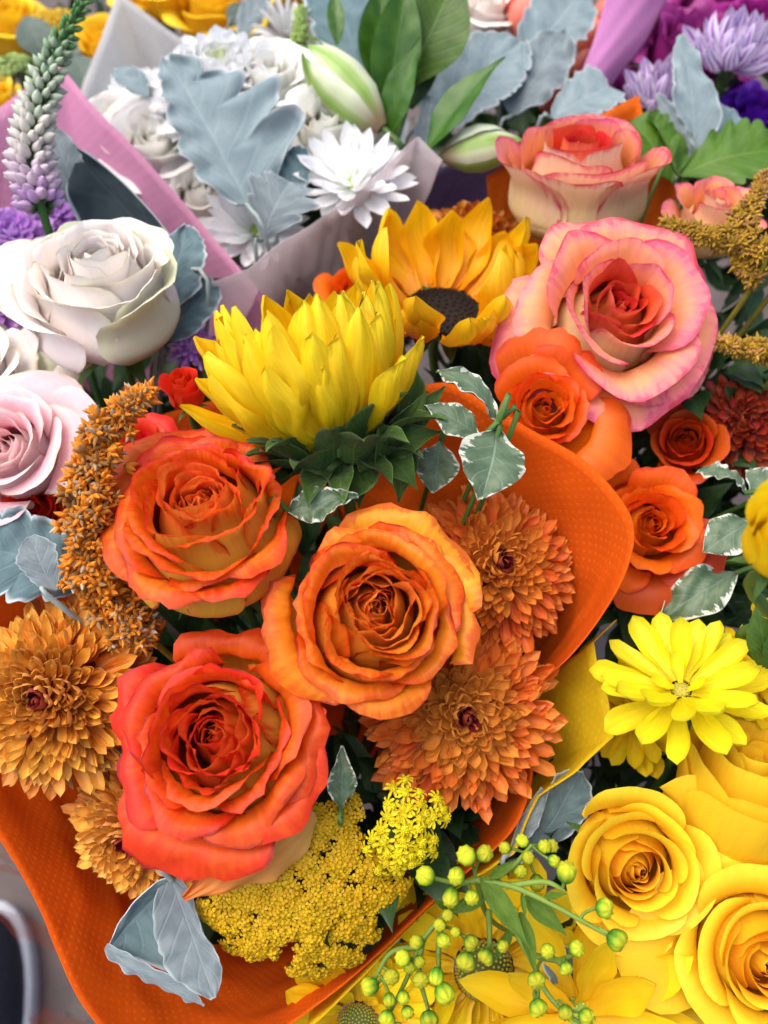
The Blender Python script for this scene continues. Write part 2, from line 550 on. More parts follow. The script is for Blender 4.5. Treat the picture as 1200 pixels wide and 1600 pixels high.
# ---- ray flowers (chrysanthemums, daisies, sunflowers)
def ray_mesh(name, mat, seed, w=0.2, cup=0.25, a0=0.0, a1=0.6, nu=5, nv=8, p=0.75, q=0.6, tip=0.0, base=0.35, notch=0.0, jit=0.05, ridges=0.0, twist=0.0):
    rs = np.random.default_rng(seed)
    u = np.linspace(-1, 1, nu)[None, :]
    v = (np.linspace(0, 1, nv) ** 0.85)[:, None]
    th = a0 + a1 * v[:, 0] ** 1.3 + rs.normal(0, 0.06)
    ds = np.diff(v[:, 0])
    y = np.concatenate([[0], np.cumsum(np.cos(th[:-1]) * ds)])[:, None]
    z = np.concatenate([[0], np.cumsum(np.sin(th[:-1]) * ds)])[:, None]
    prof = base + (1 - base) * sst(0, 0.62, v)
    tv = np.clip((v - p) / (1 - p), 0, 1)
    prof = prof * (1 - tv ** (2.2 - 1.1 * tip)) ** (0.5 + 0.45 * tip)
    prof[-1] = np.maximum(prof[-1], 0.02)
    x = u * w * prof
    cz = cup * w * prof * (u ** 2 - 0.3)
    nx, nz = -np.sin(th)[:, None], np.cos(th)[:, None]
    f = wobf(rs, 2, 2, 6)
    wz = jit * w * f(v * 2 + u)
    if ridges:
        wz = wz + ridges * w * np.cos(u * math.pi * 2.0) * np.sin(math.pi * v)
    X = np.stack([x + jit * w * f(v * 3) , y + nx * cz - notch * 0.1 * (np.abs(u) < 0.2) * (v > 0.95), z + nz * cz + wz], -1)
    if twist:
        a = twist * v * rs.uniform(-1, 1)
        x2 = X[..., 0] * np.cos(a) - X[..., 2] * np.sin(a) * 0.5
        X[..., 2] = X[..., 2] + X[..., 0] * np.sin(a)
        X[..., 0] = x2
    edge = np.maximum(np.abs(u) + 0 * v, v + 0 * u)
    return grid_mesh(name, X, mat, edge=edge)

def place_ray(root, me, az, al, br, bz, ln, wd, tone, roll=0.0, name='petal', thick=None):
    rho = np.array([math.cos(az), math.sin(az), 0.0])
    zz = np.array([0, 0, 1.0])
    dr = math.sin(al) * rho + math.cos(al) * zz
    nn = -math.cos(al) * rho + math.sin(al) * zz
    xx = np.cross(dr, nn)
    if roll:
        c, s = math.cos(roll), math.sin(roll)
        xx, nn = xx * c + nn * s, nn * c - xx * s
    o = obj(name, me, root, M4(xx * wd, dr * ln, nn * (thick or ln), rho * br + zz * bz))
    o['tone'] = float(tone)
    return o

_MUM = {}
def mum_set(mat):
    if mat.name not in _MUM:
        L = []
        specs = [dict(w=0.22, cup=1.4, a0=0.0, a1=0.9, p=0.5), dict(w=0.165, cup=1.4, a0=-0.15, a1=1.1, p=0.6), dict(w=0.13, cup=1.3, a0=-0.3, a1=1.15, p=0.70),
                 dict(w=0.115, cup=1.2, a0=-0.3, a1=0.95, p=0.74), dict(w=0.11, cup=1.0, a0=-0.15, a1=0.6, p=0.78)]
        for k, sp in enumerate(specs):
            L.append([ray_mesh('petal', mat, 10 * k + j, nu=5, nv=9, tip=0.0, base=0.42, jit=0.18, twist=0.25, **sp) for j in range(7)])
        _MUM[mat.name] = L
    return _MUM[mat.name]

_RAW = {}
def mum_raw(me):
    if me.name not in _RAW:
        V = np.array([v.co[:] for v in me.vertices])
        U = np.zeros((len(V), 2))
        for l, d_ in zip(me.loops, me.uv_layers[0].data):
            U[l.vertex_index] = d_.uv[:]
        _RAW[me.name] = (V, [tuple(p.vertices) for p in me.polygons], U, np.array([a.value for a in me.attributes['edge'].data]))
    return _RAW[me.name]

def mum(label, px, py, d, dia, face, mat, seed, neck, N=190, maxang=108, group=None, name='chrysanthemum', category='chrysanthemum', wid=1.0, flat=0.75, lmin=0.16, eye=0.0, lift=0.0):
    rs = np.random.default_rng(seed)
    R = dia / 2 * d / F
    ax = D(*face)
    base = P(px, py, d) - ax * R * 0.45
    x, y, z = basis(ax)
    m = M4(x, y, z, base)
    t = thing(name, label, category, group, m)
    ms = mum_set(mat)
    extra = None
    for i in range(N):
        q = (i + 0.5) / N
        tt = q ** 0.56
        al = R_(16 + (maxang - 16) * tt ** 0.62) + rs.normal(0, 0.12)
        az = i * 2.399963 + rs.normal(0, 0.14)
        ln = R * (lmin + 0.02 + (0.52 - lmin) * tt ** 1.0) * rs.uniform(0.8, 1.15)
        br = R * 0.50 * tt
        bz = R * flat * (0.46 * (1 - tt ** 1.8) - 0.06)
        k = min(4, int(tt * 5))
        if i < N - 298:          # the tiny innermost florets, one mesh
            if extra is None:
                extra = MB()
            V, Q, U, E = mum_raw(ms[k][rs.integers(7)])
            rho = np.array([math.cos(az), math.sin(az), 0.0])
            dr = math.sin(al) * rho + np.array([0, 0, math.cos(al)])
            nn = -math.cos(al) * rho + np.array([0, 0, math.sin(al)])
            R3 = np.stack([np.cross(dr, nn) * ln * wid * (1.7 - 0.55 * tt), dr * ln, nn * ln], 1)
            extra.add(V @ R3.T + rho * br + np.array([0, 0, bz]), Q, U, E, 1 if tt < 0.10 else 0)
            continue
        place_ray(t, ms[k][rs.integers(7)], az, al + 0.05, br, bz, ln, ln * wid * (1.7 - 0.55 * tt), tt, rs.normal(0, 0.27))
    if extra is not None:
        xo = stuff(obj('inner_petal', extra.mesh('inner_petal', [mat, MAT['mum_eye']]), t))
        xo['tone'] = 0.3
    a = np.linspace(0, 2 * math.pi, 12, endpoint=False)
    pr = np.array([(0.02, -0.3), (0.2, -0.28), (0.46, -0.14), (0.40, 0.02), (0.25, 0.18), (0.02, 0.26)]) * R
    X = np.stack([pr[:, :1] * np.cos(a), pr[:, :1] * np.sin(a), pr[:, 1:] + 0 * a], -1)
    obj('receptacle', grid_mesh('receptacle', X, mat, wrap=True), t)
    stem_to_neck(m, ax, base - ax * R * 0.25, neck, MAT['stem'], t)
    return t

def dome_mesh(name, R, h, mat, nv=9, nu=20, inv=False):
    a = np.linspace(0, 2 * math.pi, nu, endpoint=False)
    th = np.linspace(0.02, math.pi / 2, nv)
    X = np.stack([R * np.sin(th)[:, None] * np.cos(a), R * np.sin(th)[:, None] * np.sin(a), h * np.cos(th)[:, None] + 0 * a], -1)
    return grid_mesh(name, X, mat, wrap=True, flip=False)

def bead_mesh(name, mat, nu=6, nv=5, pz=1.0):
    a = np.linspace(0, 2 * math.pi, nu, endpoint=False)
    th = np.linspace(0.05, math.pi - 0.05, nv)
    X = np.stack([np.sin(th)[:, None] * np.cos(a), np.sin(th)[:, None] * np.sin(a), -pz * np.cos(th)[:, None] + 0 * a], -1)
    return grid_mesh(name, X, mat, wrap=True)

def daisy(label, px, py, d, dia, face, pm, seed, neck, rings, disc=None, group=None, name='daisy', category='daisy', sets=None, bracts=None, stem=True, sink=0.0):
    """rings: (count, angle deg, length frac, base radius frac, base z frac, mesh list, jitter)"""
    rs = np.random.default_rng(seed)
    R = dia / 2 * d / F
    ax = D(*face)
    base = P(px, py, d) - ax * R * sink
    x, y, z = basis(ax)
    m = M4(x, y, z, base)
    t = thing(name, label, category, group, m)
    for (cn, al, ln, br, bz, ms, wd, jit) in rings:
        o0 = rs.uniform(0, 6)
        for i in range(cn):
            l = R * ln * rs.uniform(0.9, 1.08)
            place_ray(t, ms[rs.integers(len(ms))], o0 + (i + rs.normal(0, 0.16)) * 2 * math.pi / cn, R_(al + rs.normal(0, jit)), R * br, R * bz + rs.normal(0, 0.006) * R,
                      l, l * wd, i / cn, rs.normal(0, 0.16))
    if disc:
        (dr, dh, dm, bm, nb) = disc
        dsk = obj('disc', dome_mesh('disc', R * dr, R * dh, dm), t)
        mb = MB()
        bd = bead_mesh('b', bm, 6, 5)
        bv = np.array([v.co[:] for v in bd.vertices])
        bq = [tuple(p.vertices) for p in bd.polygons]
        bpy.data.meshes.remove(bd)
        for i in range(nb):
            q = ((i + 0.5) / nb) ** 0.5
            th = q * math.pi / 2 * 0.98
            az = i * 2.399963
            p = np.array([R * dr * math.sin(th) * math.cos(az), R * dr * math.sin(th) * math.sin(az), R * dh * math.cos(th)])
            s_ = R * dr * 0.9 / math.sqrt(nb) * (0.8 + 0.3 * q)
            mb.add(bv * s_ + p, bq, E=np.full(len(bv), q))
        stuff(obj('disc_floret', mb.mesh('disc_floret', bm), dsk))
    if bracts:
        for (cn, al, ln, br, bz, ms) in bracts:
            o0 = rs.uniform(0, 6)
            for i in range(cn):
                l = R * ln * rs.uniform(0.85, 1.15)
                place_ray(t, ms[rs.integers(len(ms))], o0 + (i + rs.normal(0, 0.15)) * 2 * math.pi / cn, R_(al + rs.normal(0, 8)), R * br, R * bz, l, l, 0, rs.normal(0, 0.15), 'bract')
    a = np.linspace(0, 2 * math.pi, 14, endpoint=False)
    dr = disc[0] if disc else 0.2
    pr = np.array([(0.02, -0.28), (0.09, -0.27), (dr * 0.8, -0.12), (dr * 1.0, -0.02), (dr * 0.7, 0.0)]) * R
    X = np.stack([pr[:, :1] * np.cos(a), pr[:, :1] * np.sin(a), pr[:, 1:] + 0 * a], -1)
    obj('receptacle', grid_mesh('receptacle', X, MAT['stem'], wrap=True), t)
    if stem:
        stem_to_neck(m, ax, base - ax * R * 0.25, neck, MAT['stem'], t, 0.0024)
    return t

# ---- leaves
def lob(env, k, depth, ph=0.0, sharp=0.55):
    """rounded lobes with narrow sinuses"""
    def f(v):
        e = cat(np.stack([np.asarray(env, float), np.zeros(len(env))], -1), v)[:, 0]
        w_ = np.abs(np.sin(math.pi * (k * v ** 1.1 + ph))) ** sharp
        return e * (1 - depth * (1 - w_) * sst(0.0, 0.25, v))
    return f
def leaf_mesh(name, L, wr, wl, mat, seed, nv=40, nu=13, bow=0.08, fold=0.15, ruf=0.0, shear=0.0, roll=0.0, bend=0.0, rfreq=5, thick=0.0, side=0.0, cup=0.0, rag=0.0):
    """wr, wl: half widths as fractions of L at even steps from base to tip (right, left)"""
    rs = np.random.default_rng(seed)
    wl = wr if wl is None else wl
    u = np.linspace(-1, 1, nu)[None, :]
    v = np.linspace(0, 1, nv)[:, None]
    W = []
    for a in (wl, wr):
        if callable(a):
            W.append(np.maximum(a(v[:, 0]), 0))
            continue
        a = np.asarray(a, float)
        W.append(np.maximum(cat(np.stack([a, a * 0], -1), v[:, 0])[:, 0], 0))
    wv = np.where(u < 0, W[0][:, None], W[1][:, None])
    if rag:
        ra, rb_ = wobf(rs, 4, 25, 75), wobf(rs, 4, 25, 75)
        wv = wv * (1 + rag * np.where(u < 0, ra(v), rb_(v)) * np.abs(u) ** 2)
    x = u * wv
    y = v + shear * np.abs(u) * wv
    z = bow * 4 * v * (1 - v) + fold * np.abs(x) + cup * x * x
    f, g = wobf(rs, 3, rfreq, rfreq * 2.4), wobf(rs, 3, 2, 5)
    z = z + ruf * np.abs(u) ** 1.6 * (f(v * 3.0 + 2.0 * np.sign(u)) * 0.7 + g(v * 2 + u)) + 0.25 * ruf * g(v * 4 + 2 * u)
    z = z + roll * np.abs(u) ** 3
    x = x + side * (v ** 2)
    if bend:
        th = bend * np.clip(y, 0, 1.2)
        yy = np.sin(th) / bend
        zz = (1 - np.cos(th)) / bend
        y, z = yy - z * np.sin(th), zz + z * np.cos(th)
    X = np.stack([x + 0 * v, y + 0 * x, z + 0 * x], -1) * L
    edge = np.maximum(np.abs(u) + 0 * v, sst(0.9, 1.0, v) + 0 * u)
    if thick <= 0:
        return grid_mesh(name, X, mat, edge=edge)
    N_ = np.cross(np.gradient(X, axis=1), np.gradient(X, axis=0))
    N_ /= np.maximum(1e-12, np.linalg.norm(N_, axis=-1, keepdims=True))
    tk = thick * L * (1 - 0.25 * np.abs(u[..., None]) ** 6)
    A, B = X, X - N_ * tk
    mb = MB()
    mb.grid(A, E=edge)
    mb.grid(B, flip=True, E=edge)
    for sl_, fl in ((0, True), (nu - 1, False)):
        e = np.stack([A[:, sl_], B[:, sl_]], 1)
        mb.add(e.reshape(-1, 3), gquads(nv, 2, not fl), np.tile([[0.5 + 0.5 * (1 if sl_ else -1), 0.5]], (nv * 2, 1)), np.ones(nv * 2))
    return mb.mesh(name, mat)

def leaf_at(name, label, category, b, tp, mat, wr, wl=None, face=(0, 0, 1), seed=1, group=None, parent=None, neck=None, stemmat=None, **kw):
    """b, tp: (px,py,depth) of the base and the tip"""
    b_, t_ = P(*b), P(*tp)
    dr = t_ - b_
    L = np.linalg.norm(dr)
    dr = dr / L
    n = D(*face)
    n = nrm(n - dr * np.dot(n, dr))
    x = np.cross(dr, n)
    me = leaf_mesh(name, L, wr, wl, mat, seed, **kw)
    m = M4(x, dr, n, b_)
    if parent is not None:
        o = obj(name, me, parent, parent.matrix_basis.inverted() @ m)
        return o
    o = obj(name, me, None, m)
    if label:
        tag(o, label, category, group)
    if neck:
        inv = np.array(m.inverted())
        k = NECK[neck]
        pts = [b_, b_ - dr * L * 0.25, 0.5 * b_ + 0.5 * k - dr * L * 0.2, k]
        tube('stem', [(inv @ np.array([*p, 1]))[:3] for p in pts], 0.0011, stemmat or MAT['dusty_stem'], o, 12, 6)
    return o

# ---- wrapping sheets
def ruled_sheet(name, label, A, B, mat, group=None, ns=60, nt=24, sag=0.006, category='wrapper', seed=1):
    rs = np.random.default_rng(seed)
    a = cat([P(*p) for p in A], np.linspace(0, 1, ns))
    b = cat([P(*p) for p in B], np.linspace(0, 1, ns))
    t = np.linspace(0, 1, nt)[:, None, None]
    X = a[None] * (1 - t) + b[None] * t
    f = wobf(rs, 3, 3, 7)
    X = X - FWD * (sag * np.sin(math.pi * t) + 0.0003 * f(t * 3 + np.linspace(0, 3, ns)[None, :, None]))
    L = np.linalg.norm(a[-1] - a[0])
    W = np.linalg.norm(b[0] - a[0])
    U, V = np.meshgrid(np.linspace(0, L, ns), np.linspace(0, W, nt))
    o = obj(name, grid_mesh(name, X, mat, uv=np.stack([U, V], -1)))
    md = o.modifiers.new('thickness', 'SOLIDIFY')
    md.thickness = 0.0005
    return tag(o, label, category, group)

def wrap_sheet(name, label, rim, neck, mat, group=None, nr=0.03, ns=140, nt=40, wav=0.004, seed=1, flare=0.0, category='wrapper', tmax=1.0, smooth=True, thick=0.0003, parent=None, kind=None, crinkle=0.0026):
    rs = np.random.default_rng(seed)
    pts = np.array([P(*p) for p in rim])
    if smooth:
        ts = np.linspace(0, 1, ns)
        C = cat(pts, ts)
    else:
        seg = np.concatenate([[0], np.cumsum(np.linalg.norm(np.diff(pts, axis=0), axis=1))])
        ss = np.linspace(0, seg[-1], ns)
        C = np.stack([np.interp(ss, seg, pts[:, k]) for k in range(3)], -1)
    k = NECK[neck] if isinstance(neck, str) else np.asarray(neck)
    hd = C - k
    hd[:, 2] = 0
    hd /= np.linalg.norm(hd, axis=1, keepdims=True)
    foot = k + hd * nr
    t = np.linspace(0, tmax, nt)[:, None, None]
    X = C[None] * (1 - t) + foot[None] * t
    f, g = wobf(rs, 3, 1.5, 4), wobf(rs, 3, 4, 9)
    sarr = np.linspace(0, 1, ns)[None, :]
    tt = t[..., 0]
    wv = wav * (f(sarr * 5) + 0.4 * g(sarr * 6 + tt * 3)) * (0.6 + 0.4 * np.sin(math.pi * tt))
    h1, h2, h3 = wobf(rs, 3, 6, 14), wobf(rs, 3, 10, 22), wobf(rs, 2, 2, 5)
    cr = np.abs(h1(sarr * 5 + tt * 3.0)) * 0.5 + 0.35 * np.abs(h2(tt * 2 - sarr * 3)) + 0.3 * h3(sarr * 9 + tt * 4)
    wv = wv + crinkle * cr * (0.25 + 0.75 * sst(0, 0.12, tt))
    X = X + hd[None] * (wv - flare * np.sin(math.pi * np.minimum(1, tt)))[..., None]
    seg = np.concatenate([[0], np.cumsum(np.linalg.norm(np.diff(C, axis=0), axis=1))])
    hl = np.linalg.norm(C - foot, axis=1)
    U = np.broadcast_to(seg[None], (nt, ns))
    V = tt * hl[None]
    me = grid_mesh(name, X, mat, uv=np.stack([U, V], -1))
    o = obj(name, me, parent)
    if thick:
        md = o.modifiers.new('thickness', 'SOLIDIFY')
        md.thickness = thick
        md.offset = -1
    if label:
        tag(o, label, category, group)
    return o
# ---------------------------------------------------------------- material library
MAT = {}
MAT['stem'] = plain_mat('stem_green', (0.07, 0.15, 0.03), 0.5)
MAT['dusty_stem'] = plain_mat('grey_stem', (0.28, 0.34, 0.33), 0.8)
MAT['leaf'] = leaf_mat('green_leaf', (0.042, 0.10, 0.010), (0.072, 0.155, 0.014), (0.15, 0.26, 0.05), rough=0.42)
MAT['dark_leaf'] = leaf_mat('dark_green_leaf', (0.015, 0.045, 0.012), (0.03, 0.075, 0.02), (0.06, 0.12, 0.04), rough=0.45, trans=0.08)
MAT['bright_leaf'] = leaf_mat('bright_green_leaf', (0.06, 0.15, 0.008), (0.09, 0.20, 0.012), (0.18, 0.30, 0.04), rough=0.4, trans=0.25)
MAT['alst_leaf'] = leaf_mat('glossy_green_leaf', (0.032, 0.11, 0.010), (0.065, 0.17, 0.016), (0.10, 0.22, 0.03), rough=0.32, veins=1.0, trans=0.2, vs=0.35)
MAT['bract'] = leaf_mat('bract_green', (0.036, 0.078, 0.012), (0.066, 0.13, 0.02), (0.14, 0.21, 0.06), edge_col=(0.12, 0.22, 0.06), edge_at=0.85, rough=0.65, trans=0.1, fuzz=0.08, spec=0.25)
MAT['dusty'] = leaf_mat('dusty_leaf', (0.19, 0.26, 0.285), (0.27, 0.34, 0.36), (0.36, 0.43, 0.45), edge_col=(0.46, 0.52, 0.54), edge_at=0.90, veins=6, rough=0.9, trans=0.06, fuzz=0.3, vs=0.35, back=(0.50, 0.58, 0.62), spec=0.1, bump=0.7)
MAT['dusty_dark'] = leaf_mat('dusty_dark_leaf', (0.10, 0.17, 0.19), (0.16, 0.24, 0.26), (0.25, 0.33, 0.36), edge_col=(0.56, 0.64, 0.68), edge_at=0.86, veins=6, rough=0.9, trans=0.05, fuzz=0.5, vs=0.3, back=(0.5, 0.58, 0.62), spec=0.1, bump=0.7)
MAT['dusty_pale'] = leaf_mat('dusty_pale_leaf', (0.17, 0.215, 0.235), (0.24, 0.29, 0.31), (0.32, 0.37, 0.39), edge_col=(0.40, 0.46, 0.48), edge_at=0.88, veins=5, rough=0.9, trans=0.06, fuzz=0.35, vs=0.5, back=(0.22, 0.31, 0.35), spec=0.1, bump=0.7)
MAT['blue_black_leaf'] = leaf_mat('blue_black_leaf', (0.012, 0.022, 0.028), (0.022, 0.036, 0.044), (0.035, 0.05, 0.06), edge_col=(0.42, 0.48, 0.50), edge_at=0.90, veins=3, rough=0.8, trans=0.0, fuzz=0.15, back=(0.5, 0.56, 0.58), spec=0.15)
MAT['pitto'] = leaf_mat('variegated_leaf', (0.085, 0.145, 0.075), (0.15, 0.215, 0.125), (0.23, 0.32, 0.24), margin=((0.70, 0.72, 0.60), 0.88), veins=6, rough=0.38, trans=0.12, vs=0.5)
MAT['pitto_shade'] = MAT['pitto']
MAT['euca'] = leaf_mat('grey_green_leaf', (0.09, 0.14, 0.11), (0.14, 0.19, 0.16), (0.2, 0.26, 0.22), rough=0.6)

O = rgb
# bicolour rose of the main bouquet
MAT['rose_A'] = petal_mat('rose_orange_red', [(0.0, O('F2AA38')), (0.5, O('F29A2A')), (0.76, O('EE7018')), (0.97, O('E2440E'))],
                          [(0.0, O('F2C048')), (0.7, O('F2B440')), (0.88, O('EE8C28')), (1.02, O('DC4414'))], line=O('A81E1C'), line_w=0.03, streak=0.35, blotch=0.55, rough=0.5, trans=0.34)
MAT['rose_B'] = petal_mat('rose_orange', [(0.0, O('F6B434')), (0.6, O('F6A42C')), (0.82, O('F48A20')), (1.0, O('EA6212'))],
                          [(0.0, O('F6C040')), (0.55, O('F4A535')), (0.85, O('F08020')), (0.99, O('E25A1A'))], line=O('A83018'), line_w=0.03, streak=0.3, blotch=0.5, trans=0.34)
MAT['rose_C'] = petal_mat('rose_red_orange', [(0.0, O('F2AA38')), (0.45, O('F0902A')), (0.7, O('E85E16')), (0.97, O('DC4010'))],
                          [(0.0, O('F2BC48')), (0.68, O('F0AE40')), (0.86, O('EA7C28')), (1.0, O('D83C12'))], line=O('9A2420'), line_w=0.035, streak=0.35, blotch=0.6, trans=0.34)
MAT['core_A'] = petal_mat('rose_core_a', [(0.0, O('F6B444')), (0.6, O('F4963A')), (1.0, O('EC6222'))], [(0, O('F6BC50')), (0.7, O('F4A040')), (1, O('EC6A26'))], streak=0.3, blotch=0.4, trans=0.42)
MAT['core_B'] = petal_mat('rose_core_b', [(0.0, O('F8BC48')), (0.6, O('F6A23A')), (1.0, O('F07A26'))], [(0, O('F8C050')), (0.7, O('F6A83E')), (1, O('F0802A'))], line=O('B04018'), line_w=0.03, streak=0.3, blotch=0.4, trans=0.42)
MAT['core_C'] = petal_mat('rose_core_c', [(0.0, O('F4A43C')), (0.5, O('EE6E2C')), (1.0, O('E44820'))], [(0, O('F4AC48')), (0.6, O('EC7430')), (1, O('E24A22'))], streak=0.3, blotch=0.4, trans=0.42)
MAT['rose_guard'] = petal_mat('rose_peach_guard', [(0.0, O('E8B060')), (0.5, O('EDA052')), (0.85, O('E8843A')), (1, O('D86A34'))], [(0, O('EDB868')), (0.6, O('EFA858')), (1, O('E07A3A'))], line=O('A05040'), streak=0.3, blotch=0.5)
MAT['rose_yguard'] = petal_mat('rose_yellow_guard', [(0.0, O('E8D040')), (0.6, O('F0C02A')), (0.9, O('F0A020')), (1, O('E07020'))], streak=0.3, blotch=0.5)
MAT['rose_pink'] = petal_mat('rose_pink_orange', [(0.0, O('F9BC54')), (0.5, O('F9B064')), (0.78, O('F8A678')), (0.93, O('F29088')), (1.02, O('E86A80'))],
                             [(0.0, O('F2DC88')), (0.5, O('F6DEA4')), (0.86, O('F5D4AE')), (1.02, O('EC8890'))], line=O('CC4058'), line_w=0.03, streak=0.25, blotch=0.45)
MAT['rose_pink_core'] = petal_mat('rose_pink_core', [(0.0, O('F08020')), (0.4, O('F2662A')), (0.98, O('E84A3E'))], [(0, O('F2C070')), (0.6, O('F09050')), (1, O('E65A50'))], streak=0.3, blotch=0.4)
MAT['rose_orange'] = petal_mat('rose_deep_orange', [(0.0, O('EE7612')), (0.6, O('F0700E')), (1, O('EA5E0A'))], [(0, O('F4A028')), (0.7, O('F08A1C')), (1, O('EC7010'))], streak=0.2, blotch=0.3, line=O('D04010'))
MAT['rose_redorange'] = petal_mat('rose_dark_orange', [(0.0, O('C83C14')), (0.5, O('D0400E')), (1, O('D04812'))], [(0, O('D85A1C')), (1, O('CC4414'))], streak=0.2, blotch=0.3)
MAT['rose_red'] = petal_mat('rose_scarlet', [(0.0, O('E84A18')), (0.5, O('E8401A')), (1, O('E2381A'))], [(0, O('EC6030')), (1, O('E24020'))], streak=0.2, blotch=0.3)
MAT['rose_blush'] = petal_mat('rose_blush', [(0.0, O('F4EACC')), (0.4, O('F6EEE4')), (0.75, O('F7ECE8')), (1.0, O('F5F2E8'))], [(0.0, O('EAEACA')), (0.4, O('F6EAE6')), (0.8, O('F7F0EA')), (1, O('F2F1E2'))], line=O('D2BFA0'), line_w=0.028, dark=0.05, streak=0.15, blotch=0.4, rough=0.55, trans=0.12, vv=0.03)
MAT['rose_greenblush'] = petal_mat('rose_green_blush', [(0.0, O('DCE4B4')), (0.5, O('E6E8CC')), (1.0, O('DDE3C2'))], dark=0.05, streak=0.2, blotch=0.5, vv=0.03)
MAT['rose_lightpink'] = petal_mat('rose_light_pink', [(0.0, O('F090A0')), (0.5, O('F3A8B4')), (0.8, O('F5BEC6')), (1.0, O('F5D2D6'))], [(0.0, O('F4DCD4')), (1, O('F6E8E4'))], line=O('D2BFA0'), line_w=0.028, dark=0.05, streak=0.15, blotch=0.35, vv=0.04)
MAT['rose_white'] = petal_mat('rose_white', [(0.0, O('F2EBC4')), (0.35, O('F6F4E6')), (1.0, O('F7F8F6'))], line=O('D2BFA0'), line_w=0.028, dark=0.05, streak=0.12, blotch=0.3, vv=0.02, trans=0.25)
MAT['rose_yellow'] = petal_mat('rose_yellow', [(0.0, O('FAB024')), (0.45, O('FBC42A')), (0.75, O('FBD02A')), (1.0, O('FBDC32'))], [(0.0, O('F6C022')), (0.6, O('F8CC28')), (1.0, O('FADA34'))], dark=0.2, streak=0.22, blotch=0.3, vv=0.04, hv=0.006)
MAT['rose_yellow_core'] = petal_mat('rose_yellow_core', [(0.0, O('F49A1C')), (0.6, O('F8AE22')), (0.9, O('FAC026')), (1.0, O('FBD02C'))], streak=0.12, blotch=0.3, vv=0.04)
MAT['mum_gold'] = petal_mat('mum_gold', [(0.0, O('B0561A')), (0.4, O('E89A34')), (0.8, O('F6B84C')), (1, O('F8C862'))], [(0, O('D88A38')), (1, O('E09C50'))], tone=[(0.10, 0.03, O('8C1C3A')), (0.8, 1.0, O('DC9240'))], trans=0.16, dark=0.06, streak=0.3, vv=0.12, hv=0.009, vein=8)
MAT['mum_bronze'] = petal_mat('mum_bronze', [(0.0, O('BE4A18')), (0.4, O('D66020')), (0.8, O('E2762C')), (1, O('EA8E3E'))], [(0, O('C86834')), (1, O('D07A40'))], tone=[(0.65, 0.3, O('E88E3A')), (0.10, 0.03, O('6E1428'))], trans=0.16, dark=0.06, streak=0.3, vv=0.12, hv=0.009, vein=8)
MAT['mum_bronze2'] = petal_mat('mum_bronze_pale', [(0.0, O('C24E18')), (0.4, O('DA6620')), (0.8, O('E47A2C')), (1, O('EA8E3E'))], [(0, O('D0743E')), (1, O('DC864E'))], tone=[(0.7, 0.3, O('EE9A40')), (0.10, 0.03, O('8A1830'))], trans=0.16, dark=0.06, streak=0.3, vv=0.12, hv=0.009, vein=8)
MAT['mum_eye'] = petal_mat('mum_eye', [(0.0, O('5E1024')), (0.5, O('861C34')), (1, O('B04830'))], streak=0.2, vein=8)
MAT['mum_brown'] = petal_mat('mum_brown', [(0.0, O('963A14')), (0.5, O('B2581A')), (1, O('C87828'))], streak=0.3, vv=0.18, hv=0.014, vein=8)
MAT['mum_darkred'] = petal_mat('mum_dark_red', [(0.0, O('6E1812')), (0.5, O('8E2A16')), (1, O('A84224'))], streak=0.3, vv=0.2, vein=8)
MAT['mum_white'] = petal_mat('mum_white', [(0.0, O('EEF0E2')), (0.4, O('F7F8F8')), (1, O('F8F9FA'))], tone=[(0.15, 0.0, O('E0E8B8'))], dark=0.05, streak=0.1, vv=0.03, trans=0.3, vein=8)
MAT['mum_lilac'] = petal_mat('mum_lilac', [(0.0, O('A45CC0')), (0.5, O('C48ADC')), (1, O('DAB4EA'))], [(0, O('C89CE0')), (1, O('DCBAEC'))], streak=0.2, vv=0.1, vein=8)
MAT['mum_magenta'] = petal_mat('mum_magenta', [(0.0, O('5E0E48')), (0.5, O('8A1E70')), (1, O('A63A8C'))], streak=0.3, vv=0.2, vein=8)
MAT['striped'] = petal_mat('striped_purple', [(0.0, O('7A2CA0')), (0.5, O('9448B8')), (1, O('A868CC'))], stripes=(O('F2EAF6'), 15.0, 0.95), streak=0.2, vv=0.08)
MAT['violet'] = petal_mat('violet_petal', [(0.0, O('3E0A78')), (0.6, O('5A12A0')), (1, O('7424BC'))], streak=0.3, vv=0.15)
MAT['magenta'] = petal_mat('magenta_petal', [(0.0, O('6A0A58')), (0.6, O('8E1470')), (1, O('B02A90'))], streak=0.3, vv=0.2)
MAT['sun'] = petal_mat('sunflower_yellow', [(0.0, O('F2A60A')), (0.3, O('F9C20C')), (0.8, O('FBD010')), (1, O('FBD61A'))], [(0, O('F6C812')), (0.5, O('FAD818')), (1, O('FBE024'))], dark=0.34, streak=0.25, blotch=0.3, vein=14, rough=0.45, vv=0.05, hv=0.008, trans=0.3, bump=0.6)
MAT['sun2'] = petal_mat('sunflower_amber', [(0.0, O('F4A00A')), (0.3, O('F9BE0E')), (0.8, O('FACC12')), (1, O('FBD41A'))], [(0, O('F4B00C')), (1, O('F8CA1C'))], dark=0.34, streak=0.25, blotch=0.3, vein=14, rough=0.45, vv=0.05, trans=0.3, bump=0.6)
MAT['sun_disc'] = plain_mat('sunflower_disc', (0.010, 0.005, 0.003), 0.9, 0.4)
MAT['daisy_y'] = petal_mat('daisy_lemon', [(0.0, O('E8D816')), (0.4, O('F5E81E')), (1, O('F8EE2C'))], streak=0.12, blotch=0.2, vein=10, vv=0.04, trans=0.35, bump=0.5)
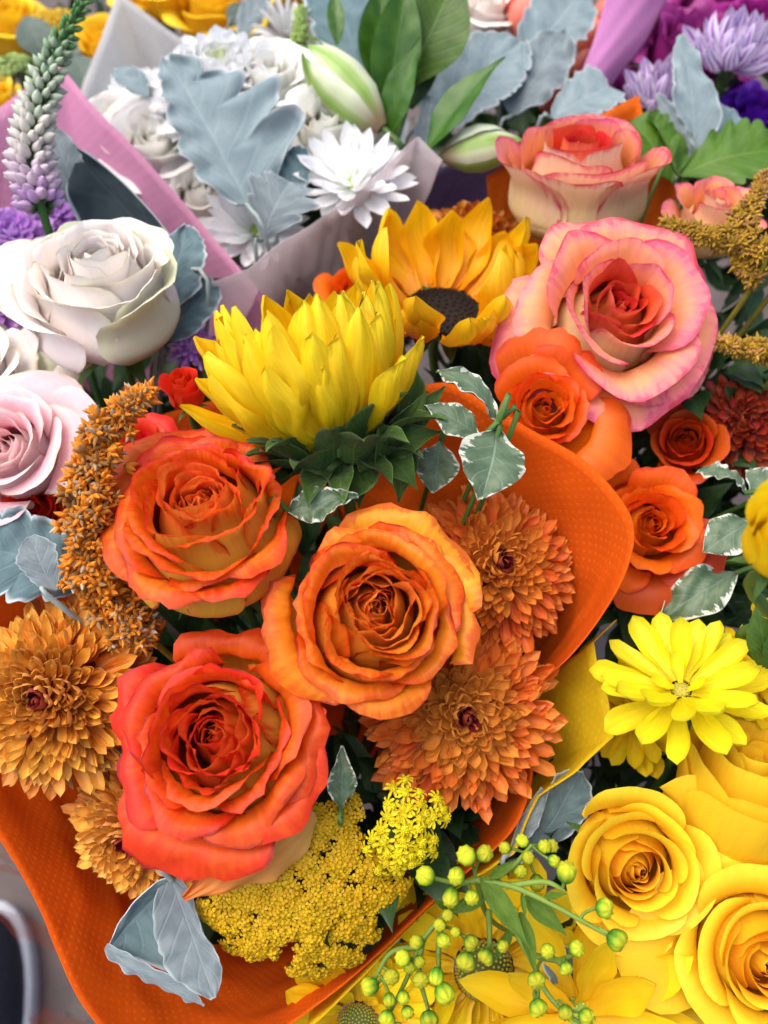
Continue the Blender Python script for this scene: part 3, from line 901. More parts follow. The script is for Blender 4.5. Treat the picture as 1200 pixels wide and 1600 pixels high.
MAT['daisy_g'] = petal_mat('daisy_golden', [(0.0, O('DCB010')), (0.4, O('F2D218')), (1, O('F6DE22'))], streak=0.15, blotch=0.25, vein=10, vv=0.06, trans=0.3, bump=0.5)
MAT['lily_y'] = petal_mat('broad_yellow', [(0.0, O('ECB814')), (0.5, O('F6D01C')), (1, O('F8DC28'))], streak=0.2, blotch=0.3, vein=12, vv=0.05, trans=0.3)
MAT['daisy_w'] = petal_mat('daisy_white', [(0.0, O('EAEEE6')), (0.4, O('F7F8F9')), (1, O('F8F9FB'))], dark=0.05, streak=0.1, blotch=0.2, vein=8, vv=0.02, trans=0.3)
MAT['eye_dark'] = plain_mat('eye_base', (0.08, 0.08, 0.015), 0.8)
s_ = NT('eye_floret')
e_ = s_.n('Attribute', attribute_name='edge', attribute_type='GEOMETRY').outputs['Fac']
c_ = s_.ramp(e_, [(0.0, (0.26, 0.36, 0.04)), (0.6, (0.24, 0.29, 0.03)), (0.9, (0.28, 0.19, 0.02))])
MAT['eye_floret'] = s_.out(s_.n('BsdfPrincipled', {'Base Color': c_, 'Roughness': 0.5}))
MAT['eye_green'] = plain_mat('eye_green', (0.30, 0.42, 0.05), 0.6)
MAT['eye_yellow'] = plain_mat('eye_yellow', (0.45, 0.40, 0.05), 0.6)

MAT['wrap_orange'] = wrap_mat('orange_wrap', O('F66C14'), O('FA8C3C'), 0.0024, 0.38)
MAT['wrap_orange2'] = wrap_mat('orange_wrap_far', O('E8701A'), O('F08A3A'), 0.0026, 0.3)
MAT['wrap_yellow'] = wrap_mat('yellow_wrap', O('F2CE1E'), O('F6DA58'), 0.0026, 0.3)
MAT['wrap_pink'] = wrap_mat('pink_wrap', O('F0B2D4'), O('F6CCE2'), 0.0030, 0.5)
MAT['wrap_white'] = wrap_mat('white_wrap', O('F0F0F0'), O('F6F6F6'), 0.0028, 0.65)
MAT['wrap_frost'] = wrap_mat('frosted_wrap', O('E6DADE'), O('E8DEE0'), 0.0028, 0.45, alpha=0.60, depth=0.05)
MAT['wrap_lilac'] = wrap_mat('lilac_wrap', O('8A78A8'), O('9484B0'), 0.0028, 0.3, alpha=0.9, depth=0.05)
MAT['wrap_mauve'] = wrap_mat('mauve_wrap', O('D08CC4'), O('D89ACC'), 0.0028, 0.3, depth=0.08)
MAT['film'] = clear_film_mat('clear_film')

# amaranth, yarrow, buds
MAT['amar'] = plain_mat('amaranth_orange', O('DE8A24'), 0.55, 0.25, 900, spec=0.3, trans=0.15)
MAT['amar2'] = plain_mat('amaranth_husk', O('B4844C'), 0.7, 0.25, 900, trans=0.2)
MAT['amar3'] = plain_mat('amaranth_pale', O('D0BCA0'), 0.7, 0.2, 900, trans=0.3)
MAT['amar_olive'] = plain_mat('amaranth_olive', O('B08A28'), 0.6, 0.25, 900, trans=0.15)
MAT['amar_stem'] = plain_mat('amaranth_stem', O('7E7428'), 0.6, 0.2, 200)
MAT['yar'] = petal_mat('yarrow_gold', [(0.0, O('C49A0A')), (0.5, O('CEA80C')), (1, O('D8B410'))], streak=0.1, blotch=0.1, vv=0.14, hv=0.008, trans=0.2, bump=0.1)
MAT['yar2'] = petal_mat('yarrow_lemon', [(0.0, O('DCC40C')), (0.5, O('E8D814')), (1, O('F0E224'))], streak=0.1, blotch=0.1, vv=0.08, trans=0.25, bump=0.1)
MAT['yar_stem'] = plain_mat('yarrow_stem', (0.16, 0.20, 0.11), 0.7)
s_ = NT('bud_green_yellow')
_, u_, v_ = s_.uv()
n_ = s_.math('ABSOLUTE', s_.math('SINE', s_.math('MULTIPLY', u_, 25.13)))
c_ = s_.ramp(s_.math('ADD', v_, s_.math('MULTIPLY', s_.math('SUBTRACT', n_, 0.5), 0.22)), [(0.15, (0.05, 0.15, 0.012)), (0.5, (0.12, 0.28, 0.018)), (0.68, (0.32, 0.42, 0.02)), (0.95, (0.52, 0.53, 0.025))])
r_ = s_.n('ObjectInfo').outputs['Random']
c_ = s_.n('HueSaturation', {'Hue': s_.math('ADD', 0.488, s_.math('MULTIPLY', r_, 0.024)), 'Saturation': 1.0, 'Value': s_.math('ADD', 0.82, s_.math('MULTIPLY', r_, 0.36)), 'Color': c_}).outputs[0]
MAT['bud'] = s_.out(s_.n('BsdfPrincipled', {'Base Color': c_, 'Roughness': 0.65, 'Specular IOR Level': 0.2}), 0.2, c_)
s_ = NT('veronica_bud')
_, u_, v_ = s_.uv()
tn_ = s_.n('Attribute', attribute_name='tone', attribute_type='OBJECT').outputs['Fac']
c1_ = s_.ramp(tn_, [(0.0, (0.05, 0.20, 0.03)), (0.22, (0.08, 0.24, 0.05)), (0.40, (0.42, 0.52, 0.38)), (0.68, (0.70, 0.66, 0.60)), (0.88, (0.62, 0.48, 0.58)), (1.0, (0.48, 0.28, 0.56))])
c_ = s_.mix(s_.maprange(v_, 0.10, 0.5), (0.05, 0.14, 0.04), c1_)
MAT['veron'] = s_.out(s_.n('BsdfPrincipled', {'Base Color': c_, 'Roughness': 0.5}), 0.15, c_)
MAT['veron_stem'] = plain_mat('veronica_stem', (0.03, 0.11, 0.02), 0.55)
MAT['berry'] = plain_mat('berry_pink', O('D8705E'), 0.3, 0.15, 120, spec=0.5)
s_ = NT('alstroemeria_bud')
_, u_, v_ = s_.uv()
k_ = s_.math('ABSOLUTE', s_.math('SUBTRACT', u_, 0.5))
g_ = s_.ramp(k_, [(0.0, (0.24, 0.42, 0.07)), (0.10, (0.34, 0.50, 0.14)), (0.25, (0.62, 0.70, 0.44)), (0.5, (0.74, 0.78, 0.62))])
c_ = s_.mix(s_.maprange(v_, 0.30, 0.0), g_, (0.30, 0.20, 0.11))
c_ = s_.mix(s_.maprange(v_, 0.8, 1.0), c_, (0.22, 0.42, 0.06))
MAT['alst_bud'] = s_.out(s_.n('BsdfPrincipled', {'Base Color': c_, 'Roughness': 0.4}), 0.2, c_)
MAT['white_thin'] = petal_mat('thin_white', [(0.0, O('C8CCC8')), (0.5, O('DADCDC')), (1, O('E4E4E2'))], vv=0.05)
MAT['green_catkin'] = plain_mat('green_catkin', (0.30, 0.42, 0.12), 0.7, 0.3, 600)
MAT['floor'] = plain_mat('floor_stone', (0.075, 0.058, 0.055), 0.6, 0.25, 14)
MAT['shoe'] = plain_mat('shoe_dark', (0.012, 0.016, 0.028), 0.7, 0.3, 300)
MAT['sole'] = plain_mat('shoe_sole', (0.55, 0.58, 0.62), 0.6, 0.05, 100)
# ---------------------------------------------------------------- special plants
def bud_mesh(name, mat, ridg=0.06, nu=24, nv=11, taper=0.9, flat=0.75):
    a = np.linspace(0, 2 * math.pi, nu + 1)
    v = np.linspace(0, 1, nv)
    r = np.interp(v, [0, 0.08, 0.25, 0.5, 0.72, 0.88, 0.96, 1.0], [0.10, 0.55, 0.88, 1.0, 0.97, 0.78, 0.45, 0.04])
    z = v * 2 * flat
    rr = r[:, None] * (1 + ridg * np.cos(a * 8) * sst(0.25, 0.8, v)[:, None])
    zz = z[:, None] + 0.10 * np.cos(a * 8) * sst(0.6, 0.95, v)[:, None] * (1 - sst(0.96, 1, v)[:, None])
    X = np.stack([rr * np.cos(a), rr * np.sin(a), zz + 0 * a], -1)
    uv = np.stack(np.broadcast_arrays(a / (2 * math.pi) + 0 * v[:, None], v[:, None] + 0 * a), -1)
    return grid_mesh(name, X, mat, uv=uv)

def spike_path(pts):
    return np.array([P(*p) for p in pts])

def veronica(label, path, rads, n=230, neck='left', seed=3):
    C = spike_path(path)
    rs = np.random.default_rng(seed)
    m = Matrix.Translation(Vector(C[-1]))
    t = thing('veronica_spike', label, 'veronica', None, m)
    o = C[-1]
    tube('stem', list(C - o) + [0.5 * (C[-1] + NECK[neck]) - o, NECK[neck] - o], [0.0012, 0.0016, 0.002, 0.0024, 0.0024, 0.002, 0.002], MAT['veron_stem'], t, 40, 7)
    a = np.linspace(0, 2 * math.pi, 9)
    v = np.linspace(0, 1, 7)
    r = np.array([0.16, 0.26, 0.34, 0.36, 0.32, 0.2, 0.02])
    X = np.stack([r[:, None] * np.cos(a), r[:, None] * np.sin(a), v[:, None] + 0 * a], -1)
    me = grid_mesh('bud', X, MAT['veron'], uv=np.stack(np.broadcast_arrays(0 * v[:, None] + a / 6.3, v[:, None] + 0 * a), -1))
    rw = np.array(rads, float)
    ts = np.linspace(0, 1, n) ** 0.85
    cc = cat(C, ts)
    tg = np.gradient(cat(C, np.linspace(0, 1, 200)), axis=0)
    mb = MB()
    for i in range(n):
        s = ts[i]
        z = nrm(tg[int(s * 199)])
        x, y, z = basis(z)
        az = i * 2.399963 + rs.normal(0, 0.12)
        rho = x * math.cos(az) + y * math.sin(az)
        up = -z
        el = np.interp(s, [0, 0.3, 0.7, 1], [0.95, 0.75, 0.45, 0.25]) + rs.normal(0, 0.12)
        dr = nrm(rho * math.cos(el) + up * math.sin(el))
        wd = np.interp(s, np.linspace(0, 1, len(rw)), rw) * path[0][2] / F
        ln = wd * 0.72 * rs.uniform(0.85, 1.15)
        bx, by, bz = basis(dr)
        p = cc[i] + rho * wd * 0.32 - o
        k = ln * rs.uniform(0.85, 1.05) * np.interp(s, [0, 0.3, 1], [0.62, 0.72, 0.85])
        ob = obj('bud', me, t, M4(bx * k, by * k, bz * ln, p))
        ob['tone'] = float(np.clip(s + rs.normal(0, 0.03), 0, 1))
        # thin green bractlet beside each bud
        q0 = p + by * k * 0.28
        q1 = p + dr * ln * 1.12 + by * k * 0.34
        w_ = bx * k * 0.06
        mb.add([q0 - w_, q0 + w_, q1], [(0, 1, 2)])
    stuff(obj('bractlet', mb.mesh('bractlet', MAT['veron_stem']), t))
    return t

def star_mesh(name, rs, mats, nb=7, open_=0.8, fat=0.22):
    """small cluster of pointed bracts round a capsule"""
    mb = MB()
    a = np.linspace(0, 2 * math.pi, 5, endpoint=False)
    for i in range(nb):
        az = i * 2.399963 + rs.normal(0, 0.3)
        el = math.acos(np.clip(1 - (i + 0.5) / nb * 1.5, -1, 1)) * open_ + rs.normal(0, 0.15)
        d = np.array([math.sin(el) * math.cos(az), math.sin(el) * math.sin(az), math.cos(el)])
        x, y, z = basis(d)
        v = np.array([0.0, 0.35, 0.7, 1.0]) * rs.uniform(0.8, 1.15)
        r = np.array([0.10, fat, fat * 0.7, 0.015])
        X = v[:, None, None] * d + r[:, None, None] * (np.cos(a)[None, :, None] * x + np.sin(a)[None, :, None] * y)
        mb.grid(X, wrap=True, mi=0 if rs.random() < 0.62 else (1 if rs.random() < 0.72 else 2))
    return mb.mesh(name, mats)

def amaranth(label, path, rads, n, sz, neck, seed, mats, name='amaranth_spike', gaps=0.25, group=None, extra=200):
    C = spike_path(path)
    rs = np.random.default_rng(seed)
    o = C[-1]
    t = thing(name, label, 'amaranth', group, Matrix.Translation(Vector(o)))
    tube('stem', list(C - o) + [0.5 * (C[-1] + NECK[neck]) - o, NECK[neck] - o], 0.0013, MAT['amar_stem'], t, 40, 7)
    MS = [star_mesh('floret', rs, mats, 8 + k % 4, 1.0) for k in range(6)]
    MC = [star_mesh('floret', rs, [mats[0], mats[0], mats[1]], 5, 0.35, 0.3) for k in range(3)]
    dl = path[0][2] / F
    lum = wobf(rs, 3, 9, 26)
    mb = MB()
    sv = [(np.array([v.co[:] for v in me.vertices]), [tuple(p.vertices) for p in me.polygons], [p.material_index for p in me.polygons]) for me in MS[:3]]
    for i in range(n + extra):
        s = rs.uniform(0, 1) if i >= n else (i + 0.5) / n
        c = cat(C, [s])[0]
        c2 = cat(C, [min(1, s + 0.02)])[0]
        c1 = cat(C, [max(0, s - 0.02)])[0]
        x, y, z = basis(nrm(c2 - c1))
        wd = np.interp(s, np.linspace(0, 1, len(rads)), rads) * dl * (1 + gaps * float(np.atleast_1d(lum(np.array(s * 6)))[0]))
        for _ in range(1):
            az = rs.uniform(0, 6.28)
            rho = x * math.cos(az) + y * math.sin(az)
            rr = wd * (rs.uniform(0.55, 1.0) if i < n else rs.uniform(0.2, 0.7))
            dr = nrm(rho + z * rs.normal(0, 0.35) - z * 0.2)
            k = sz * dl * rs.uniform(0.75, 1.25)
            bx, by, bz = basis(dr, rs.normal(0, 1, 3))
            p = c + rho * (rr - k * 0.7) - o
            if i < n:
                me = MS[rs.integers(6)] if rs.random() < 0.72 else MC[rs.integers(3)]
                obj('floret', me, t, M4(bx * k, by * k, bz * k, p))
            else:
                V, Q, mi = sv[rs.integers(3)]
                R3 = np.stack([bx, by, bz], 1) * k
                n0 = mb.n
                mb.add(V @ R3.T + p, Q)
                mb.MI[-len(Q):] = mi
    if extra:
        stuff(obj('inner_floret', mb.mesh('inner_floret', mats), t))
    return t

def yarrow(label, px, py, d, rx, ry, face, mat, seed, neck, n, sz, clumps, big=False, dome=0.35, group=None):
    rs = np.random.default_rng(seed)
    ax = D(*face)
    x, y, z = basis(ax)
    RX, RY = rx * d / F, ry * d / F
    m = M4(x, y, z, P(px, py, d))
    t = thing('yarrow_head', label, 'yarrow', group, m)
    def floret(k):
        mb = MB()
        a = np.linspace(0, 2 * math.pi, 7, endpoint=False)
        r_ = np.array([0.5, 0.62, 0.5, 0.22, 0.02]) * (0.75 if not big else 0.85)
        zz = np.array([-0.5, 0.0, 0.28, 0.4, 0.38])
        mb.grid(np.stack([r_[:, None] * np.cos(a), r_[:, None] * np.sin(a), zz[:, None] + 0 * a], -1), wrap=True)
        if big:
            for j in range(12):
                q = ((j + 0.5) / 12) ** 0.5 * 0.5
                b = 2.4 * j
                c0 = np.array([q * math.cos(b), q * math.sin(b), 0.42 - q * 0.35])
                aa = np.linspace(0, 2 * math.pi, 5, endpoint=False)
                rr = np.array([0.09, 0.11, 0.02]); zz2 = np.array([0, 0.1, 0.16])
                mb.grid(c0 + np.stack([rr[:, None] * np.cos(aa), rr[:, None] * np.sin(aa), zz2[:, None] + 0 * aa], -1), wrap=True)
        nr = 8 if big else 5
        for i in range(nr):
            az = i * 2 * math.pi / nr + rs.normal(0, 0.12)
            ca, sa = math.cos(az), math.sin(az)
            L = (0.72 if big else 0.62) * rs.uniform(0.85, 1.1)
            w = 0.2 if big else 0.36
            up = rs.uniform(-0.1, 0.15)
            uu = np.array([-1, 0, 1.0]); vv = np.array([0, 0.5, 0.85, 1.0])
            ww = np.array([0.6, 1.0, 0.85, 0.35]) * w
            X = np.zeros((4, 3, 3))
            for b in range(4):
                rad = 0.45 + vv[b] * L
                for c in range(3):
                    tx = uu[c] * ww[b]
                    X[b, c] = (ca * rad - sa * tx, sa * rad + ca * tx, 0.05 + up * vv[b] + 0.12 * abs(uu[c]) - 0.25 * vv[b] ** 2)
            mb.grid(X)
        return mb.mesh('floret', mat)
    MS = [floret(k) for k in range(6)]
    cl = []
    for i in range(clumps):
        q = ((i + 0.5) / clumps) ** 0.5
        az = i * 2.399963 + rs.normal(0, 0.15)
        cl.append((q * math.cos(az), q * math.sin(az)))
    pts = []
    per = max(1, int(math.ceil(n / clumps)))
    cr = 1.0 / math.sqrt(clumps) * 1.15
    for (cx, cy) in cl:
        for j in range(per):
            q = ((j + 0.5) / per) ** 0.5 * cr
            az = j * 2.399963 + rs.uniform(0, 1)
            fx, fy = cx + q * math.cos(az), cy + q * math.sin(az)
            lift = 0.03 * (1 - (q / cr) ** 2)
            pts.append((fx, fy, lift, (cx, cy)))
    rs.shuffle(pts)
    mb = MB()
    sv = [(np.array([v.co[:] for v in me.vertices]), [tuple(p.vertices) for p in me.polygons]) for me in MS[:3]]
    st = MB()
    k0 = sz / 2 * d / F
    for i, (fx, fy, lift, cc) in enumerate(pts):
        r2 = fx * fx + fy * fy
        zz = (-dome * r2 + lift + rs.normal(0, 0.012)) * RX
        p = np.array([fx * RX, fy * RY, zz])
        nn = nrm(np.array([fx * dome * 1.6 + (fx - cc[0]) * 1.5, fy * dome * 1.6 + (fy - cc[1]) * 1.5, 1.0]) + rs.normal(0, 0.18, 3))
        bx, by, bz = basis(nn, rs.normal(0, 1, 3))
        k = k0 * rs.uniform(0.8, 1.18)
        if i < 300:
            obj('floret', MS[rs.integers(6)], t, M4(bx * k, by * k, bz * k, p))
        else:
            V, Q = sv[rs.integers(3)]
            mb.add(V @ (np.stack([bx, by, bz], 1) * k).T + p, Q, np.full((len(V), 2), rs.uniform(0.3, 1)))
        q = np.array([cc[0] * RX * 0.93, cc[1] * RY * 0.93, zz - 0.22 * RX])
        st.grid(tube_grid([p - bz * k * 0.3, 0.5 * (p + q) - bz * k, q], [k * 0.32, k * 0.2, k * 0.25], 4, 5), wrap=True)
    for (cx, cy) in cl:
        q = np.array([cx * RX * 0.93, cy * RY * 0.93, -dome * (cx * cx + cy * cy) * RX - 0.15 * RX])
        st.grid(tube_grid([q, q * 0.5 + np.array([0, 0, -0.35 * RX]), np.array([0, 0, -1.0 * RX])], [k0 * 0.6, k0 * 0.5, k0 * 0.7], 6, 5), wrap=True)
    if mb.n:
        stuff(obj('outer_floret', mb.mesh('outer_floret', mat), t))
    obj('branchlet', st.mesh('branchlet', MAT['yar_stem']), t)['kind'] = 'stuff'
    stem_to_neck(m, ax, P(px, py, d) - ax * RX * 1.0, neck, MAT['yar_stem'], t, 0.002)
    return t

def foliage(name, center, key, rad, n, mat, seed, lmin=0.03, lmax=0.06, depth=(0.03, 0.10)):
    """leafy mass between the stems, one mesh"""
    rs = np.random.default_rng(seed)
    mb = MB()
    k = NECK[key]
    c = P(*center)
    axis = nrm(c - k)
    x, y, z = basis(axis)
    srcs = []
    for j in range(4):
        me = leaf_mesh('l', 1.0, [0.02, 0.12, 0.2, 0.21, 0.16, 0.08, 0.0], None, mat, j, 9, 5, bow=0.1, fold=0.3, ruf=0.03)
        srcs.append((np.array([v.co[:] for v in me.vertices]), [tuple(p.vertices) for p in me.polygons], np.stack(np.meshgrid(np.linspace(0, 1, 5), np.linspace(0, 1, 9)), -1).reshape(-1, 2)))
        bpy.data.meshes.remove(me)
    for i in range(n):
        q = math.sqrt(rs.uniform(0, 1)) * rad
        a = rs.uniform(0, 6.28)
        dp = rs.uniform(*depth)
        p = c + x * q * math.cos(a) + y * q * math.sin(a) - axis * dp
        dr = nrm(axis * rs.uniform(0.1, 1.0) + x * math.cos(a) * 0.7 + y * math.sin(a) * 0.7 + rs.normal(0, 0.35, 3))
        nn = rs.normal(0, 1, 3) + axis
        nn = nrm(nn - dr * np.dot(nn, dr))
        L = rs.uniform(lmin, lmax)
        V, Q, U = srcs[i % 4]
        R3 = np.stack([np.cross(dr, nn), dr, nn], 1) * L
        mb.add(V @ R3.T + p, Q, U)
    o = obj(name, mb.mesh(name, mat))
    o['kind'] = 'stuff'
    return o
# ---------------------------------------------------------------- the setting
for key, a in dict(main=(480, 1050, .33), right=(960, 560, .37), left=(60, 560, .40), white=(400, 230, .46), purple=(1100, 120, .50),
                   yellow=(1050, 1330, .345), pink=(860, 40, .55), gold=(100, 10, .58)).items():
    set_neck(key, *a)
fx, fy = np.meshgrid(np.linspace(-6, 6, 25), np.linspace(-5, 7, 25))
fo = obj('floor', grid_mesh('floor', np.stack([fx, fy, 0 * fx], -1), MAT['floor']))
fo['kind'] = 'structure'

# wrapping sheets -------------------------------------------------
RIM_MAIN = [(560, 640, .39), (640, 610, .37), (700, 600, .352), (765, 636, .335), (835, 676, .328), (900, 714, .322), (952, 760, .318), (980, 800, .316), (989, 836, .316), (984, 872, .3165), (966, 918, .317), (930, 975, .319), (888, 1028, .322),
            (845, 1070, .328), (825, 1125, .332), (838, 1190, .332), (828, 1255, .331), (795, 1312, .330), (700, 1392, .328), (590, 1492, .322), (500, 1562, .317), (400, 1625, .312), (290, 1655, .31), (195, 1622, .31),
            (135, 1562, .313), (90, 1480, .318), (55, 1415, .322), (0, 1327, .327), (-55, 1245, .332), (-100, 1150, .338), (-100, 1040, .346), (-50, 930, .356), (30, 850, .375), (110, 750, .39), (230, 660, .40), (400, 620, .405), (560, 640, .392)]
wrap_sheet('bouquet_wrapper', 'bright orange dotted wrapping sheet flaring around the roses and gold chrysanthemums at the front', RIM_MAIN, 'main', MAT['wrap_orange'], nr=.03, wav=.003, ns=220, nt=60)
wrap_sheet('bouquet_wrapper', 'yellow dotted wrapping sheet with a square corner, beside the lemon daisy', [(965, 968, .350), (930, 1003, .333), (946, 1080, .328), (957, 1150, .327), (903, 1203, .330), (842, 1245, .333), (800, 1330, .3345), (690, 1405, .3325), (600, 1492, .326), (480, 1610, .318)], 'main', MAT['wrap_yellow'], nr=.034, smooth=False, wav=.0015, seed=4)
wrap_sheet('bouquet_wrapper', 'orange wrapping corner sticking up behind the upright peach rose', [(760, 275, .45), (880, 207, .45), (998, 150, .45), (1012, 215, .45), (1060, 300, .45)], 'right', MAT['wrap_orange2'], smooth=False, wav=.001)
wrap_sheet('bouquet_wrapper', 'pink dotted wrapping sheet behind the white rose and the spike', [(-90, 340, .47), (-5, 172, .46), (92, 98, .452), (166, 188, .447), (270, 300, .438), (355, 392, .43), (438, 490, .42), (450, 600, .41)], 'left', MAT['wrap_pink'], smooth=False, wav=.0015, seed=7)
wrap_sheet('bouquet_wrapper', 'white wrapping sheet with a pointed corner behind the white chrysanthemums', [(100, 260, .51), (130, 130, .52), (185, -12, .53), (275, 55, .53), (340, 95, .53)], 'white', MAT['wrap_white'], smooth=False, wav=.001)
wrap_sheet('bouquet_wrapper', 'frosted pale wrapping film folded in front of the white daisies', [(690, 250, .415), (652, 213, .42), (600, 262, .42), (555, 305, .417), (500, 342, .413), (440, 378, .408), (390, 420, .402), (330, 440, .40)], 'white', MAT['wrap_frost'], smooth=False, wav=.0012, seed=9)
wrap_sheet('bouquet_wrapper', 'lilac wrapping film between the white daisy and the peach rose', [(600, 330, .47), (690, 262, .47), (760, 240, .47), (830, 250, .47), (870, 300, .47)], 'white', MAT['wrap_lilac'], wav=.002, seed=10)
ruled_sheet('bouquet_wrapper', 'mauve wrapping band running down beside the purple flowers', [(955, -40, .50), (946, 0, .50), (928, 62, .495), (903, 130, .488), (890, 190, .484)], [(1065, -40, .520), (1040, 5, .52), (1008, 68, .512), (952, 140, .502), (930, 200, .50)], MAT['wrap_mauve'], sag=.006)
# clear sleeve round the front bouquet
wrap_sheet('plastic_sleeve', 'clear glossy plastic sleeve outside the orange wrapper at the bottom corner', [(700, 1460, .345), (600, 1560, .335), (480, 1680, .33), (300, 1760, .325), (120, 1700, .325), (30, 1560, .33), (-40, 1400, .338), (-100, 1250, .345)], 'main', MAT['film'], nr=.04, wav=.006, seed=21, category='sleeve', thick=0)
wrap_sheet('plastic_sleeve', 'clear plastic sleeve between the deep orange rose and the lemon daisy', [(985, 905, .37), (1030, 960, .365), (1100, 985, .36), (1180, 960, .36), (1260, 900, .36)], 'right', MAT['film'], nr=.04, wav=.006, seed=23, category='sleeve', thick=0)

# ---------------------------------------------------------------- main bouquet
G_R = 'bicolour orange roses in the front bouquet'
rose('large bicolour rose with yellow outer petals, directly below the front sunflower', 318, 793, .296, 322, (-.03, .52, .85), MAT['rose_A'], 11, 'main', n=38, cup=1.25, opn=.8, ruf=.045, tight=.74, group=G_R, curl=.6, swirl=.06, body=1.28, dens=1.45, rexp=1.05, fine=.25, core=MAT['core_A'],
     guards=[(245, .95, 1.04, None, .2), (310, .92, 1.06, None, .2), (190, 1.0, 1.05, None, .2), (130, 1.05, 1.12, None, .2)])
rose('tall orange rose with a swirled centre, touching both bronze chrysanthemums', 585, 955, .286, 305, (.10, .26, .96), MAT['rose_B'], 25, 'main', n=40, cup=1.2, opn=.8, ruf=.045, tight=.76, group=G_R, swirl=.08, body=1.22, curl=.6, dens=1.4, rexp=1.05, core=MAT['core_B'], fine=.35,
     guards=[(58, 1.05, 1.12, MAT['rose_yguard'], 0), (18, 1.05, 1.12, MAT['rose_yguard'], 0), (90, .9, 1.08, None, 0), (262, .95, 1.06, None, .2), (205, 1.05, 1.1, None, .3)])
rose('red and orange rose with purple edged petals and a drooping peach petal, above the yarrow', 338, 1152, .286, 312, (-.10, .36, .93), MAT['rose_C'], 37, 'main', n=38, cup=1.15, opn=.8, ruf=.05, tight=.74, group=G_R, swirl=.07, body=1.25, curl=.65, dens=1.45, rexp=1.05, core=MAT['core_C'], fine=.4,
     guards=[(255, 1.1, 1.15, None, .3), (325, 1.0, 1.16, None, 0), (5, 1.0, 1.16, None, 0), (190, 1.0, 1.12, None, 0), (75, 1.05, 1.12, None, .2)])
rc = [o_ for o_ in bpy.data.objects if o_.get('label', '').startswith('red and orange rose with purple')][0]
leaf_at('petal', None, None, (486, 1262, .298), (286, 1404, .284), MAT['rose_guard'], [.16, .26, .30, .30, .27, .23, .19, .14, .08, .02], [.10, .20, .26, .27, .25, .21, .16, .10, .05, .01], face=(.1, -.15, 1), seed=77, parent=rc, nv=40, nu=19, ruf=.05, bow=.10, fold=-.1, cup=-.5, rag=.015)
rose('small scarlet rosebud squeezed between the amaranth and the front sunflower', 285, 600, .325, 82, (-.05, .6, .8), MAT['rose_red'], 41, 'main', n=14, cup=1.6, opn=.35, ruf=.03, tight=.7, big=False, category='rosebud', name='rosebud')
rose('small scarlet rose under the light pink rose', 52, 800, .345, 130, (.1, .3, .9), MAT['rose_red'], 42, 'main', n=20, cup=1., opn=.7, big=False, group='small scarlet roses behind the amaranth')
rose('small scarlet rose mostly hidden between the amaranth and the yellow rimmed rose', 212, 700, .342, 130, (.1, .4, .9), MAT['rose_red'], 43, 'main', n=18, cup=1., opn=.8, big=False, group='small scarlet roses behind the amaranth')

SUNP = [ray_mesh('petal', MAT['sun'], 200 + k, w=.18 + .02 * (k % 3), cup=.65, a0=-.30, a1=.55 + .2 * (k % 2), nu=7, nv=12, p=.5, tip=.42, base=.45, jit=.16, ridges=.12, twist=.35) for k in range(7)]
SUNP2 = [ray_mesh('petal', MAT['sun2'], 220 + k, w=.20 + .02 * (k % 3), cup=.7, a0=-.35, a1=1.0 + .4 * (k % 3), nu=7, nv=12, p=.5, tip=.5, base=.45, jit=.12, ridges=.07, twist=.3) for k in range(7)]
BR = [ray_mesh('bract', MAT['bract'], 240 + k, w=.34, cup=.5, a0=.25, a1=-.7 - .25 * k, nu=7, nv=12, p=.15, tip=.9, base=.8, jit=.08, twist=.3) for k in range(4)]
daisy('large bright yellow sunflower seen from the side with green bracts, at the front', 516, 678, .320, 285, (-.20, .90, .38), None, 51, 'main',
      [(22, 22, 1.42, .50, .0, SUNP, .84, 5), (19, 12, 1.52, .48, .05, SUNP, .84, 5), (12, 32, 1.22, .51, -.02, SUNP, .86, 7), (12, 3, 1.3, .40, .08, SUNP, .78, 6)], disc=(.46, .14, MAT['sun_disc'], MAT['sun_disc'], 160),
      bracts=[(13, 42, .74, .54, -.10, BR), (13, 62, .80, .52, -.18, BR), (11, 90, .72, .38, -.28, BR)], name='sunflower', category='sunflower', group='sunflowers')

sf = bpy.data.objects['sunflower']
BW = [.12, .24, .31, .33, .30, .23, .14, .06, .01]
for i, (b, tp, f, sc) in enumerate([((560, 722, .318), (462, 722, .306), (0, .2, 1), 1.), ((575, 715, .318), (508, 790, .306), (-.2, -.1, 1), 1.1), ((590, 735, .316), (556, 690, .303), (0, -.2, 1), .9), ((600, 715, .318), (600, 665, .300), (.3, .1, 1), 1.1),
                                    ((600, 715, .320), (648, 752, .306), (.3, 0, 1), 1.1), ((605, 700, .320), (682, 672, .308), (.3, .2, 1), .9), ((610, 690, .322), (668, 620, .308), (.4, .1, 1), .8), ((615, 680, .324), (650, 545, .312), (.6, 0, .8), .5),
                                    ((620, 680, .326), (695, 605, .315), (.4, .3, 1), .6), ((560, 725, .322), (560, 782, .308), (0, -.1, 1), 1.1), ((535, 720, .320), (485, 690, .306), (-.1, -.2, 1), .9), ((620, 700, .326), (628, 775, .312), (.2, -.1, 1), .9)]):
    leaf_at('bract', None, None, b, tp, MAT['bract'], [x * sc for x in BW], None, face=f, seed=300 + i, parent=sf, nv=22, nu=9, thick=.008, ruf=.03, bow=.16, fold=.25, bend=-.5)

